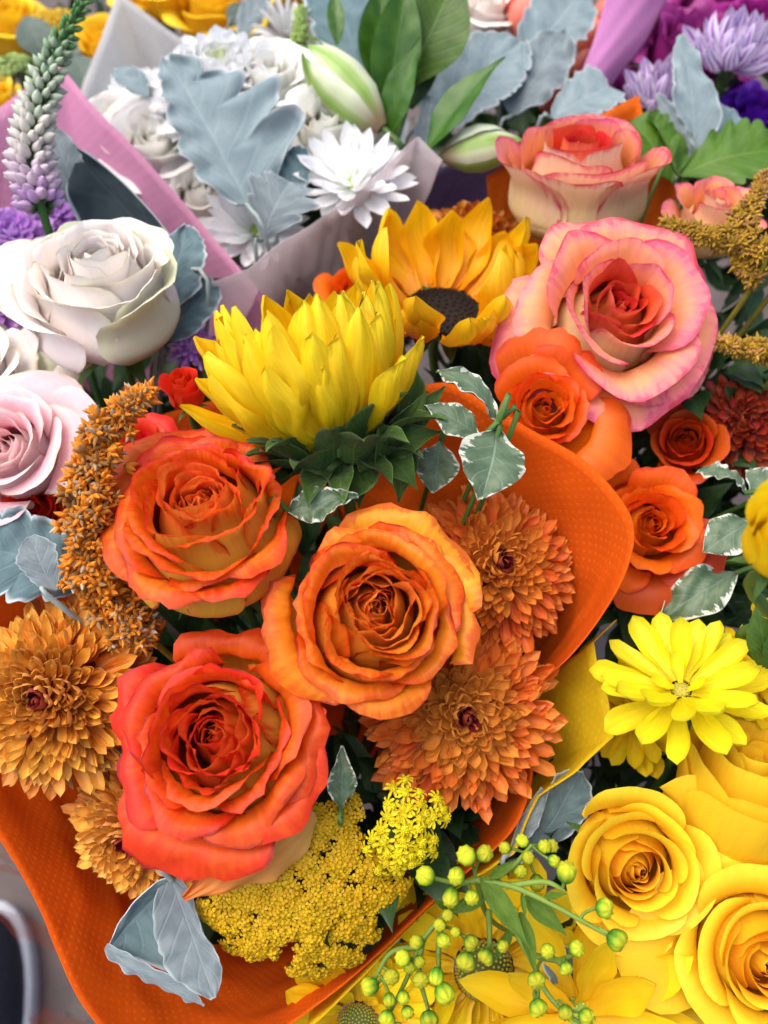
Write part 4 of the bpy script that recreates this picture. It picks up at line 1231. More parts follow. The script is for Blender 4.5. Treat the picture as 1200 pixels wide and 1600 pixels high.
G_M = 'chrysanthemums of the front bouquet'
mum('big gold chrysanthemum with a magenta eye at the left edge', 52, 1095, .305, 345, (-.05, .12, 1), MAT['mum_gold'], 61, 'main', N=430, wid=.86, group=G_M)
mum('bronze chrysanthemum with magenta eye, lower of two beside the tall orange rose', 732, 1125, .310, 345, (.02, .12, 1), MAT['mum_bronze2'], 62, 'main', N=430, group=G_M, wid=.88)
mum('bronze chrysanthemum partly under the variegated leaf, upper of two beside the tall orange rose', 790, 878, .324, 305, (.12, .2, 1), MAT['mum_bronze'], 63, 'main', N=430, wid=.86, group=G_M, maxang=112)
mum('shaded gold brown chrysanthemum beneath the red and orange rose', 192, 1325, .320, 285, (-.2, -.15, 1), MAT['mum_gold'], 64, 'main', N=430, wid=.86, group=G_M)

AM = [MAT['amar'], MAT['amar2'], MAT['amar3']]
amaranth('rust orange amaranth spike curving along the left of the front roses', [(236, 612, .305), (195, 640, .302), (160, 690, .30), (142, 745, .30), (135, 805, .30), (133, 860, .302), (150, 910, .306), (190, 960, .312), (238, 1000, .318)],
         [16, 32, 44, 46, 45, 44, 50, 52, 42], 300, 19, 'main', 71, AM)
yarrow('broad flat golden yarrow head under the peach petal', 472, 1420, .300, 158, 152, (.05, -.12, 1), MAT['yar'], 81, 'main', 1150, 17, 60)
yarrow('small lemon yarrow cluster of bigger florets beside the bronze chrysanthemum', 636, 1305, .297, 62, 66, (.15, .05, 1), MAT['yar2'], 82, 'main', 40, 28, 9, big=True, dome=.5)

W_D = [.03, .05, .12, .20, .27, .22, .33, .25, .35, .26, .30, .17, .19, .05]
W_D2 = [.03, .06, .10, .15, .13, .20, .15, .21, .15, .18, .10, .12, .03]
def dl(label, b, t, m, wr, wl=None, **k):
    kw = dict(nv=110, nu=15, thick=.012, shear=.45, ruf=.03, bow=.05, fold=.1, rag=.05)
    kw.update(k)
    return leaf_at('dusty_miller_leaf', label, 'leaf', b, t, MAT[m], wr, wl, group='felty grey leaves', **kw)
cupleaf = dl('pale felty leaf folded like a cup below the gold brown chrysanthemum', (268, 1375, .308), (334, 1560, .298), 'dusty_pale', [.12, .20, .24, .27, .28, .27, .28, .24, .18, .10, .03], [.06, .10, .11, .10, .10, .09, .12, .14, .14, .10, .02], face=(.25, .15, 1), seed=5, fold=.15, ruf=.03, shear=.1, neck='main', bow=-.05, rag=.02)
leaf_at('lobe', None, None, (274, 1378, .316), (168, 1488, .306), MAT['dusty_dark'], [.10, .14, .16, .17, .17, .16, .13, .10, .06, .02], [.30, .52, .70, .80, .82, .76, .60, .42, .22, .04], face=(.3, -.15, 1), seed=8, parent=cupleaf, nv=50, nu=17, thick=.014, ruf=.03, bow=-.14, fold=.3, shear=.0, cup=.6)
leaf_at('lobe', None, None, (163, 1482, .303), (318, 1572, .298), MAT['dusty_pale'], [.05, .10, .11, .11, .12, .12, .12, .09, .03], [.03, .06, .07, .08, .07, .08, .08, .06, .02], face=(-.15, -.3, 1), seed=9, parent=cupleaf, nv=40, nu=13, thick=.014, ruf=.03, bow=.03, fold=-.5, shear=.0)
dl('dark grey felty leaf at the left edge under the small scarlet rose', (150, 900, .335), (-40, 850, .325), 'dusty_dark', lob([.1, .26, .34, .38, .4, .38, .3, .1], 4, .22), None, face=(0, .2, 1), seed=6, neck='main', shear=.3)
dl('small pale felty leaf against the dark grey leaf', (85, 925, .317), (48, 838, .317), 'dusty_pale', [.08, .16, .26, .3, .34, .36, .3, .2, .06], face=(-.1, .1, 1), seed=7, neck='main', shear=.2, nv=30)

PW = [.02, .14, .27, .36, .40, .40, .36, .28, .16, .02]
def pit(label, b, t, seed, face=(0, 0, 1), wr=PW, wl=None, neck='main', m='pitto', **k):
    kw = dict(nv=34, nu=15, thick=.008, ruf=.05, bow=.10, fold=.12)
    kw.update(k)
    return leaf_at('variegated_leaf', label, 'leaf', b, t, MAT[m], wr, wl, face=face, seed=seed, group='cream edged variegated leaves', neck=neck, stemmat=MAT['stem'], **kw)
pit('large cream edged leaf hanging over the orange wrapper', (776, 672, .305), (752, 780, .297), 1, (.1, -.1, 1), wr=[.03, .16, .34, .45, .47, .45, .38, .28, .15, .02], ruf=.07)
pit('curled cream edged leaf nearest to the bracts of the front sunflower', (750, 685, .308), (662, 634, .308), 2, (0, .5, .9), wr=[.02, .1, .2, .28, .3, .28, .22, .14, .07, .01])
pit('narrow twisted cream edged leaf, topmost beside the front sunflower', (775, 658, .310), (682, 580, .312), 3, (.5, .4, .8), wr=[.02, .08, .15, .17, .16, .2, .18, .12, .06, .01], bow=.2)
pit('cream edged leaf tucked between the two upper front roses', (452, 800, .300), (560, 775, .297), 4, (0, .3, 1), wr=[.02, .16, .24, .26, .2, .14, .08, .02], neck='main')
pit('dark pointed cream edged leaf above the golden yarrow', (532, 1262, .300), (534, 1165, .300), 5, (.2, -.3, 1), wr=[.02, .12, .22, .24, .2, .14, .08, .02], m='pitto')
pit('shaded cream edged leaf behind the hanging variegated leaf', (690, 690, .335), (675, 770, .33), 6, (0, .2, 1))

# ---------------------------------------------------------------- right bouquet
G_P = 'pink edged peach roses'
rose('upright peach rose with cream outer petals, seen from the side', 905, 252, .405, 262, (-.04, .68, .73), MAT['rose_pink'], 111, 'right', n=24, cup=1.2, opn=.34, ruf=.025, tight=.86, group=G_P, curl=.7, body=1.2, core=MAT['rose_pink_core'],
     guards=[(255, .85, 1.02, None, 0), (325, .95, 1.06, None, .2), (205, .9, 1.06, None, 0)])
rose('wide open coral pink rose with an orange heart, largest on the right', 965, 485, .355, 318, (.06, .18, 1), MAT['rose_pink'], 112, 'right', n=25, cup=.9, opn=.85, ruf=.03, tight=.74, group=G_P, pt=.3, curl=1.0, swirl=.05, core=MAT['rose_pink_core'],
     guards=[(285, 1.0, 1.04, None, .3), (330, 1.0, 1.03, None, .4), (200, 1.0, 1.04, None, .6), (60, 1.0, 1.03, None, .4)])
rose('peach rose half hidden by the olive amaranth at the right edge', 1120, 330, .40, 170, (.1, .6, .75), MAT['rose_pink'], 113, 'right', n=18, cup=1.1, opn=.7, group=G_P, pt=.4)
G_O = 'deep orange roses'
rose('deep orange rose above the corner of the orange wrapper', 850, 640, .345, 160, (.0, .15, 1), MAT['rose_orange'], 121, 'right', n=22, cup=1., opn=.7, ruf=.045, fine=.25, group=G_O,
     guards=[(95, 1.0, 1.35, None, .5, .8), (55, 1.0, 1.3, None, .3, .8), (325, 1.1, 1.45, None, .3, .8)])
rose('deep orange rose with a pointed outer petal, lowest of the deep orange ones', 1018, 822, .352, 185, (.05, .12, 1), MAT['rose_orange'], 122, 'right', n=24, cup=1., opn=.75, ruf=.045, fine=.25, group=G_O, pt=.3,
     guards=[(130, 1.0, 1.3, None, .9, .8), (270, 1.1, 1.1, MAT['rose_redorange'], .2), (320, 1.05, 1.1, MAT['rose_redorange'], .2)])
rose('shaded dark orange rose beside the dark red chrysanthemum', 1072, 690, .375, 135, (-.25, .2, .9), MAT['rose_redorange'], 123, 'right', n=22, cup=1., opn=.6, group=G_O)
rose('small orange rose deep between the two sunflowers', 560, 455, .405, 120, (.1, .5, .9), MAT['rose_orange'], 124, 'right', n=16, cup=1., opn=.7, group=G_O, big=False)
daisy('amber sunflower with a dark centre, behind the front sunflower', 690, 486, .395, 240, (.02, .60, .72), None, 131, 'right',
      [(13, 34, 1.2, .52, .0, SUNP2, 1.15, 10), (12, 54, 1.15, .54, -.03, SUNP2, 1.2, 12)], disc=(.46, .05, MAT['sun_disc'], MAT['sun_disc'], 160),
      bracts=[(12, 80, .5, .34, -.1, BR)], name='sunflower', category='sunflower', group='sunflowers')
mum('brown orange chrysanthemum behind the amber sunflower', 740, 345, .415, 200, (.0, .5, .9), MAT['mum_brown'], 132, 'right', N=230)
mum('dark red chrysanthemum at the right edge', 1170, 655, .368, 180, (-.2, .1, 1), MAT['mum_darkred'], 133, 'right', N=150, wid=1.2)
AO = [MAT['amar_olive'], MAT['amar2'], MAT['amar_olive']]
amaranth('olive gold amaranth spike lying across the peach rose at the right', [(1038, 352, .362), (1085, 362, .36), (1130, 375, .36), (1180, 390, .36), (1240, 410, .36)], [10, 16, 22, 30, 34], 200, 14, 'right', 134, AO, group='olive amaranth spikes', extra=100)
amaranth('olive gold amaranth spike rising at the right edge', [(1195, 275, .365), (1180, 310, .362), (1160, 345, .362), (1165, 400, .362), (1180, 440, .365)], [8, 20, 26, 26, 20], 160, 14, 'right', 135, AO, group='olive amaranth spikes', extra=60)
amaranth('short olive amaranth spike above the dark red chrysanthemum', [(1118, 535, .362), (1150, 540, .362), (1190, 550, .362), (1240, 560, .36)], [8, 18, 26, 30], 110, 14, 'right', 136, AO, group='olive amaranth spikes', extra=50)
pit('cream edged leaf curling beside the lowest deep orange rose', (1172, 815, .345), (1098, 862, .342), 11, (-.2, .3, 1), neck='right', wr=[.02, .12, .26, .32, .36, .36, .26, .14, .02])
pit('long cream edged leaf hanging above the lemon daisy', (1150, 895, .352), (1032, 965, .350), 12, (.2, .5, .8), neck='right', wr=[.02, .12, .2, .26, .28, .24, .2, .12, .02], ruf=.08)
pit('narrow cream edged leaf under the shaded dark orange rose', (1165, 770, .358), (1088, 738, .360), 13, (.3, .6, .7), neck='right', wr=[.02, .1, .16, .2, .2, .18, .12, .02], bow=.25)
pit('cream edged leaf below the dark red chrysanthemum at the right edge', (1230, 800, .362), (1165, 735, .362), 14, (0, .3, 1), neck='right')
SC = lob([.02, .26, .42, .48, .48, .42, .30, .04], 6, .25)
def scal(label, b, t, seed, face, **k):
    return leaf_at('scalloped_leaf', label, 'leaf', b, t, MAT['bright_leaf'], SC, None, face=face, seed=seed, group='bright green scalloped leaves', neck='right', stemmat=MAT['stem'], nv=56, nu=15, thick=.006, ruf=.04, shear=.4, bow=.08, fold=.1, **k)
scal('bright green scalloped leaf under the purple flowers at the right edge', (1062, 275, .435), (1215, 235, .43), 1, (0, .45, .9))
scal('bright green scalloped leaf behind the upright peach rose', (1050, 285, .44), (985, 190, .44), 2, (0, .4, .9))
scal('small bright green scalloped leaf next to the grey pointed leaf', (1058, 270, .443), (1030, 180, .45), 3, (.5, .3, .8))

# ---------------------------------------------------------------- left bouquet
G_W = 'blush white roses'
rose('big creamy white rose beside the dark blue black leaf', 152, 428, .360, 280, (.03, .58, .82), MAT['rose_blush'], 211, 'left', n=30, cup=1.3, opn=.45, ruf=.03, fine=.25, swirl=.04, tight=.74, body=1.22, group=G_W, curl=.75, dens=1.0,
     guards=[(222, 1.0, 1.08, None, 0), (335, .95, 1.05, MAT['rose_greenblush'], 0), (100, .9, 1.05, MAT['rose_greenblush'], 0), (178, 1.05, 1.1, None, 0)])
rose('white rose with green tinged petals cut off by the left edge', -45, 570, .372, 220, (.2, .5, .8), MAT['rose_blush'], 212, 'left', n=20, cup=1.1, opn=.8, group=G_W,
     guards=[(20, 1.05, 1.15, MAT['rose_greenblush'], 0), (330, 1.05, 1.15, None, 0)])
rose('light pink rose at the left edge above the small scarlet rose', 8, 705, .335, 235, (-.05, .30, .95), MAT['rose_lightpink'], 213, 'left', n=24, cup=1., opn=.8, ruf=.025, group=G_W,
     guards=[(60, 1.0, 1.12, None, 0), (15, 1.0, 1.1, None, 0)])
G_L = 'lilac chrysanthemums'
mum('lilac chrysanthemum at the left edge below the spike', 12, 352, .425, 175, (.1, .4, .9), MAT['mum_lilac'], 221, 'left', N=150, wid=1.3, group=G_L)
mum('lilac chrysanthemum just behind the foot of the spike', 78, 318, .445, 150, (.1, .5, .9), MAT['mum_lilac'], 222, 'left', N=140, wid=1.3, group=G_L)
mum('lilac chrysanthemum cut off by the left edge beside the creamy white rose', -30, 450, .405, 150, (.2, .4, .9), MAT['mum_lilac'], 223, 'left', N=140, wid=1.3, group=G_L)
mum('small lilac flower between the creamy white rose and the front sunflower', 298, 530, .40, 90, (.1, .4, .9), MAT['mum_lilac'], 224, 'left', N=90, group=G_L)
veronica('pale green and white flower spike fading to lilac at its foot', [(150, -30, .385), (122, 20, .385), (92, 75, .384), (70, 135, .383), (55, 190, .382), (48, 240, .382), (52, 285, .382), (65, 325, .383)], [10, 18, 26, 32, 37, 40, 42, 38], 215)
leaf_at('broad_leaf', 'dark blue black leaf with a pale rim behind the creamy white rose', 'leaf', (280, 415, .402), (102, 224, .42), MAT['blue_black_leaf'], [.03, .06, .08, .085, .085, .08, .07, .05, .03, .01], [.08, .15, .20, .23, .24, .22, .19, .14, .08, .01], face=(-.1, .1, 1), seed=3, neck='left', thick=.012, ruf=.02, fold=.25, bow=.05)
dl('pale grey leaf rising beside the foot of the spike', (128, 330, .415), (78, 195, .415), 'dusty_pale', [.05, .14, .2, .22, .2, .2, .17, .14, .08, .02], face=(.3, 0, 1), seed=31, neck='left', shear=.2)
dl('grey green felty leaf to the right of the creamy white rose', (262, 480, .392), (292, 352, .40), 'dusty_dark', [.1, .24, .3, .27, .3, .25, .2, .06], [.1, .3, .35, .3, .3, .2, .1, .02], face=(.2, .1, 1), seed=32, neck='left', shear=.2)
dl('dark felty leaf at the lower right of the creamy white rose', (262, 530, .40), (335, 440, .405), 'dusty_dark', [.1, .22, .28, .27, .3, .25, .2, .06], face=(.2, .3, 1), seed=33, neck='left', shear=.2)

# ---------------------------------------------------------------- white bouquet
mum('large white chrysanthemum at the back', 338, 82, .452, 270, (.0, .45, .9), MAT['mum_white'], 311, 'white', N=290, wid=1.35, group='white chrysanthemums')
mum('white chrysanthemum against the white wrapping corner', 208, 125, .505, 180, (-.1, .5, .9), MAT['mum_white'], 312, 'white', N=170, wid=1.2, group='white chrysanthemums')
G_WR = 'small white roses'
rose('white rose behind the pink wrapping sheet', 240, 222, .472, 195, (.1, .35, .9), MAT['rose_white'], 321, 'white', n=22, cup=1.1, opn=.7, group=G_WR)
rose('white rose with a yellowish heart to the right of the large grey leaf', 512, 190, .446, 165, (.05, .3, .95), MAT['rose_white'], 322, 'white', n=22, cup=1.1, opn=.7, group=G_WR, guards=[(0, 1.1, 1.25, None, 0)])
rose('white rose half covered by the tips of the large grey leaf', 420, 120, .46, 170, (.1, .4, .9), MAT['rose_white'], 323, 'white', n=20, cup=1.1, opn=.7, group=G_WR)
rose('white rose low beside the white wrapping sheet', 180, 185, .495, 140, (-.1, .4, .9), MAT['rose_white'], 324, 'white', n=18, cup=1.1, opn=.8, group=G_WR, big=False)
WP = [ray_mesh('petal', MAT['daisy_w'], 330 + k, w=.15, cup=.5, a0=-.1, a1=.4, nu=5, nv=9, p=.6, tip=.4, base=.4, jit=.1) for k in range(4)]
dw = lambda label, px, py, d, dia, face, seed: daisy(label, px, py, d, dia, face, None, seed, 'white', [(17, 78, .98, .14, .0, WP, 1, 6), (15, 58, .9, .13, .04, WP, 1, 6), (10, 35, .6, .1, .06, WP, 1, 8)], disc=(.16, .1, MAT['eye_green'], MAT['eye_green'], 50), group='white daisies')
dw('white daisy with a green centre above the folded pale film', 552, 290, .434, 180, (.02, .4, .9), 331)
dw('white daisy seen through the frosted film beside the pink wrapper', 402, 362, .452, 170, (-.05, .35, .9), 332)
dl('large lobed grey leaf over the white flowers', (385, 318, .418), (260, 92, .430), 'dusty', lob([.22, .50, .53, .50, .43, .33, .22, .13, .05], 4, .5, .06), lob([.05, .17, .20, .20, .19, .16, .13, .10, .04], 5, .25), face=(.1, .25, 1), seed=41, neck='white', shear=.34, nv=110, nu=21, ruf=.03, fold=.10)
dl('pale lobed grey leaf with a curled rim below the large grey leaf', (410, 375, .420), (452, 285, .417), 'dusty_pale', lob([.05, .35, .6, .66, .56, .4, .06], 3, .4), lob([.05, .35, .55, .6, .5, .36, .06], 3, .4), face=(0, .2, 1), seed=42, neck='white', shear=.5, bow=.12)
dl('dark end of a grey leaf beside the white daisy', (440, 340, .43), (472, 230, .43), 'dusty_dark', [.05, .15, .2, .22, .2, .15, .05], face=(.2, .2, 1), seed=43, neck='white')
dl('small grey leaf tip beside the white rose at the back', (235, 150, .465), (180, 108, .468), 'dusty', [.1, .25, .3, .3, .25, .2, .05], face=(0, .5, .9), seed=44, neck='white')
dl('grey leaf at the top edge behind the large white chrysanthemum', (375, 60, .52), (420, -20, .52), 'dusty_pale', [.1, .2, .24, .24, .2, .15, .05], face=(0, .4, .9), seed=45, neck='white')
dl('broad blue grey leaf at the top edge behind the green buds', (560, 110, .49), (515, -45, .50), 'dusty_dark', [.1, .25, .32, .3, .36, .3, .34, .26, .2, .05], face=(0, .3, 1), seed=46, neck='white')

t = thing('alstroemeria_sprig', 'leafy green sprig with striped pale green buds above the white daisy', 'alstroemeria', None, Matrix.Translation(Vector(P(610, 240, .455))))
o = P(610, 240, .455)
tube('stem', [P(640, 60, .45) - o, P(628, 150, .452) - o, np.zeros(3), NECK['white'] - o], .0024, MAT['stem'], t, 20, 7)
LW = [.03, .09, .14, .165, .17, .155, .125, .08, .03, .004]
for i, (b, tp, f, sc, m) in enumerate([((605, 215, .447), (665, 65, .437), (-.3, .1, 1), 1.0, 'alst_leaf'), ((600, 180, .452), (632, -40, .445), (.2, .1, 1), 1.05, 'alst_leaf'), ((590, 140, .465), (590, -30, .46), (.2, .3, 1), 1.3, 'alst_leaf'),
                                   ((640, 130, .455), (725, -50, .445), (.1, .2, 1), 1.9, 'leaf'), ((668, 235, .437), (800, 108, .43), (-.3, .5, .9), 1.05, 'alst_leaf'), ((610, 60, .458), (660, -30, .45), (.6, .2, .8), .9, 'alst_leaf'),
                                   ((528, 70, .45), (522, -10, .455), (0, .3, .9), .9, 'alst_leaf'), ((640, 170, .462), (690, 60, .46), (0, .3, 1), 1.2, 'dark_leaf')]):
    leaf_at('leaf', None, None, b, tp, MAT[m], [x * sc for x in LW], None, face=f, seed=50 + i, parent=t, nv=24, nu=9, thick=.006, bow=.1, fold=.25, bend=.3, ruf=.01)
def alst_bud(b, tp, wpx, seed):
    b_, t_ = P(*b), P(*tp)
    dr = nrm(t_ - b_); L = np.linalg.norm(t_ - b_); W = wpx / 2 * b[2] / F
    x, y, z = basis(dr, D(.2, 0, 1))
    for k in range(5):
        rs = np.random.default_rng(seed + k)
        u = np.linspace(-1, 1, 11)[None, :]; v = np.linspace(0, 1, 18)[:, None]
        r = W * np.interp(v, [0, .1, .3, .55, .75, .9, 1], [.22, .5, .88, 1, .85, .55, .25]) * (1 + .06 * (k % 3)) 
        wv = 1.0 * np.interp(v, [0, .3, .7, .92, 1], [.9, 1, .8, .45, .1])
        a = k * 2.513 + u * wv
        rr = r * (1 + .10 * u + .06 * (1 - u ** 2))
        rr = rr + W * .25 * np.abs(u) * sst(.8, 1, v) * (k % 2)
        X = (rr * np.cos(a))[..., None] * x + (rr * np.sin(a))[..., None] * y + (L * v * rs.uniform(.9, 1.05) + 0 * a)[..., None] * z
        obj('bud_petal', grid_mesh('bud_petal', X + (b_ - o), MAT['alst_bud']), t)
    tube('bud_stalk', [b_ - o, b_ - dr * .015 - o, P(620, 260, .47) - o], .0018, MAT['stem'], t, 8, 6)
alst_bud((598, 200, .44), (478, 75, .442), 78, 1)
alst_bud((690, 245, .442), (812, 222, .44), 62, 9)
dl('toothed grey leaf behind the long green leaf', (668, 195, .475), (815, 65, .48), 'dusty', lob([.1, .22, .28, .32, .33, .32, .27, .2, .05], 8, .22), None, face=(0, .3, 1), seed=47, neck='white', shear=.2, ruf=.02)
dl('grey leaf standing between two lobed leaves left of the mauve band', (800, 180, .478), (885, 50, .482), 'dusty_pale', [.1, .2, .25, .26, .27, .26, .25, .2, .1, .02], face=(-.2, .2, 1), seed=48, neck='pink', shear=.2, ruf=.05)
dl('tall blue grey leaf left of the mauve band', (810, 110, .50), (915, -20, .505), 'dusty', [.1, .16, .22, .26, .28, .3, .28, .24, .14, .03], face=(.1, .2, 1), seed=49, neck='pink', shear=.2)
dl('small fan shaped grey leaf above the upright peach rose', (862, 185, .468), (950, 135, .472), 'dusty', lob([.1, .28, .4, .46, .46, .4, .1], 5, .22), face=(0, .4, .9), seed=50, neck='pink', shear=.5)
dl('small grey leaf tucked beside the foot of the green sprig', (655, 235, .455), (668, 150, .46), 'dusty_pale', [.08, .12, .1, .08, .1, .05], face=(0, .2, 1), seed=51, neck='white', nv=24)

rose('white rose in shade between the large grey leaf and the pink wrapping sheet', 312, 300, .468, 140, (.1, .3, .95), MAT['rose_white'], 325, 'white', n=20, cup=1.1, opn=.7, group=G_WR, big=False)
mum('white chrysanthemum right of the largest white one, under the pale catkin', 462, 118, .47, 120, (.1, .4, .9), MAT['mum_white'], 313, 'white', N=130, wid=1.2, group='white chrysanthemums')
dw('small white daisy half behind the large grey leaf', 268, 300, .49, 120, (-.1, .4, .9), 333)
# thin white flower and catkin at the top edge
TW = [ray_mesh('petal', MAT['white_thin'], 340 + k, w=.09, cup=.8, a0=.2, a1=-.5, nu=5, nv=8, p=.7, tip=.2, base=.6, jit=.1) for k in range(3)]
daisy('thin petalled white flower at the top edge', 448, 62, .505, 120, (-.1, .6, .7), None, 351, 'white', [(9, 40, 1., .08, 0, TW, 1, 10), (9, 75, 1., .08, 0, TW, 1, 10)], disc=(.1, .1, MAT['eye_green'], MAT['eye_green'], 30), name='thin_petalled_flower', category='flower')
amaranth('pale green catkin beside the thin petalled white flower', [(470, 15, .485), (468, 50, .483), (462, 85, .48), (455, 110, .48)], [6, 15, 16, 10], 110, 11, 'white', 352, [MAT['green_catkin']] * 3, name='green_catkin', extra=40)

# ---------------------------------------------------------------- pink and purple bouquets at the back
t = thing('berry_sprig', 'salmon pink berries behind the tall blue grey leaf', 'berries', None, Matrix.Translation(Vector(P(840, 40, .54))))
o = P(840, 40, .54)
a_ = np.linspace(0, 2 * math.pi, 16, endpoint=False)
th_ = np.linspace(.02, math.pi - .02, 12)
X_ = np.stack([np.sin(th_)[:, None] * np.cos(a_), np.sin(th_)[:, None] * np.sin(a_), -1.25 * np.cos(th_)[:, None] + .12 * np.exp(-((th_[:, None] - math.pi) / .25) ** 2) + 0 * a_], -1)
bme = grid_mesh('berry', X_, MAT['berry'], wrap=True)
for i, (px, py, d, r) in enumerate([(822, 32, .53, 29), (845, -6, .535, 26), (800, 0, .54, 24), (948, 28, .53, 25), (962, -8, .535, 24), (915, 105, .53, 20), (880, 130, .535, 24), (925, 60, .535, 24), (900, 170, .53, 26), (860, 150, .535, 22)]):
    k = r * d / F
    x, y, z = basis(D(-.2 + .1 * (i % 4), .6, .7))
    obj('berry', bme, t, M4(x * k, y * k, z * k, P(px, py, d) - o))
    tube('stalk', [P(px, py, d) - o, P(px, py + 30, d + .01) - o, P(860, 160, .56) - o], .0012, MAT['stem'], t, 6, 5)
tube('stem', [P(860, 160, .56) - o, 0.5 * (P(860, 160, .56) + NECK['pink']) - o, NECK['pink'] - o], .002, MAT['stem'], t, 8, 6)
rose('pale white rose at the top edge beside the salmon berries', 765, 15, .535, 110, (.1, .5, .85), MAT['rose_blush'], 401, 'pink', n=18, cup=1.1, opn=.7, big=False)
G_C = 'ruffled magenta carnations'
def carn(label, px, py, d, dia, face, m, seed, group=G_C):
    return rose(label, px, py, d, dia, face, MAT[m], seed, 'purple', n=26, cup=.85, opn=1., ruf=.11, tight=.8, wide=.75, big=False, name='carnation', category='carnation', group=group, curl=.8)
carn('ruffled magenta carnation beside the mauve band', 1078, 62, .515, 205, (0, .5, .9), 'mum_magenta', 411)
carn('ruffled magenta carnation in the top right corner', 1188, 40, .515, 185, (-.1, .5, .9), 'magenta', 412)
carn('ruffled magenta carnation low at the foot of the mauve band', 985, 160, .52, 160, (0, .5, .9), 'mum_magenta', 413)
carn('ruffled dark magenta carnation at the top edge above the striped flower', 1120, 0, .54, 150, (0, .5, .9), 'mum_magenta', 416)
carn('violet carnation at the right edge', 1178, 180, .495, 165, (-.1, .5, .9), 'violet', 414, 'violet and magenta carnations at the right')
carn('bright magenta carnation under the violet one', 1140, 236, .487, 150, (-.1, .5, .9), 'magenta', 415, 'violet and magenta carnations at the right')
SP = [ray_mesh('petal', MAT['striped'], 420 + k, w=.22, cup=.9, a0=-.2, a1=1.2, nu=7, nv=10, p=.5, tip=.5, base=.4, jit=.12) for k in range(4)]
daisy('purple and white striped flower in the top right', 1135, 102, .48, 165, (.0, .55, .8), None, 421, 'purple', [(13, 66, 1., .14, 0, SP, 1, 12), (11, 36, .95, .1, .05, SP, 1, 10)], disc=(.1, .1, MAT['violet'], MAT['violet'], 20), name='striped_flower', category='flower', group='striped purple flowers')
daisy('purple and white striped flower behind the pointed grey leaf', 1025, 165, .485, 150, (-.1, .5, .8), None, 422, 'purple', [(10, 62, 1., .1, 0, SP, 1, 10), (7, 32, .9, .08, .05, SP, 1, 8)], disc=(.1, .1, MAT['violet'], MAT['violet'], 20), name='striped_flower', category='flower', group='striped purple flowers')
dl('pointed grey leaf standing in front of the striped flowers', (1085, 245, .455), (1064, 55, .462), 'dusty', [.12, .17, .2, .21, .2, .19, .17, .14, .12, .10, .07, .02], [.08, .14, .17, .19, .18, .17, .14, .12, .1, .09, .06, .02], face=(.1, .2, 1), seed=52, neck='purple', shear=.2)
dl('pale curled grey leaf edge beside the pointed grey leaf', (1085, 250, .450), (1028, 145, .452), 'dusty_pale', [.05, .08, .1, .1, .08, .1, .06, .02], face=(-.6, .2, .8), seed=53, neck='purple', shear=.1)
dl('dark lobed grey leaf to the right of the pointed grey leaf', (1090, 245, .462), (1140, 170, .468), 'dusty_dark', [.1, .25, .3, .34, .3, .32, .2, .05], face=(.1, .2, 1), seed=54, neck='purple', shear=.4)

# ---------------------------------------------------------------- gold bouquet at the back left
G_Y = 'blurred golden roses at the back'
rose('golden rose in the top left corner', 15, 30, .60, 150, (.1, .5, .9), MAT['rose_yellow'], 501, 'gold', n=18, opn=.9, big=False, group=G_Y)
rose('golden rose behind the tip of the flower spike', 165, 60, .575, 130, (0, .5, .9), MAT['rose_yellow'], 502, 'gold', n=18, opn=.8, big=False, group=G_Y)
rose('golden rose at the top edge right of the white wrapping corner', 330, 5, .60, 170, (0, .5, .9), MAT['rose_yellow'], 503, 'gold', n=18, opn=.9, big=False, group=G_Y)
rose('golden rose at the left edge above the pink wrapping sheet', -12, 150, .56, 110, (.1, .5, .9), MAT['rose_yellow'], 504, 'gold', n=16, opn=.8, big=False, group=G_Y)
rose('golden rose at the top edge left of the white wrapping corner', 240, -25, .60, 130, (0, .5, .9), MAT['rose_yellow'], 505, 'gold', n=16, opn=.8, big=False, group=G_Y)
rose('golden rose far back above the large white chrysanthemum', 430, -30, .62, 130, (0, .5, .9), MAT['rose_yellow'], 506, 'gold', n=16, opn=.8, big=False, group=G_Y)
yarrow('blurred golden yarrow at the top edge', 80, 25, .585, 50, 35, (0, .4, .9), MAT['yar'], 507, 'gold', 90, 14, 14)
yarrow('pale whitish green yarrow at the left edge behind the spike', 18, 92, .53, 35, 24, (0, .4, .9), MAT['green_catkin'], 508, 'gold', 60, 10, 10)
for i, (b, tp, lab) in enumerate([((70, 90, .565), (40, 25, .565), 'grey green leaf between the blurred golden roses'), ((120, 90, .56), (75, 55, .56), 'grey green leaf behind the tip of the spike'), ((150, 170, .545), (115, 85, .55), 'broad grey green leaf above the pink wrapping sheet'), ((360, 40, .57), (385, 5, .57), 'grey green leaf at the top edge above the large white chrysanthemum')]):
    leaf_at('grey_green_leaf', lab, 'leaf', b, tp, MAT['euca'], [.05, .25, .36, .4, .38, .3, .18, .02], None, face=(.1 * i, .4, .9), seed=60 + i, neck='gold', group='grey green leaves at the back', nv=20, nu=9, thick=.006)

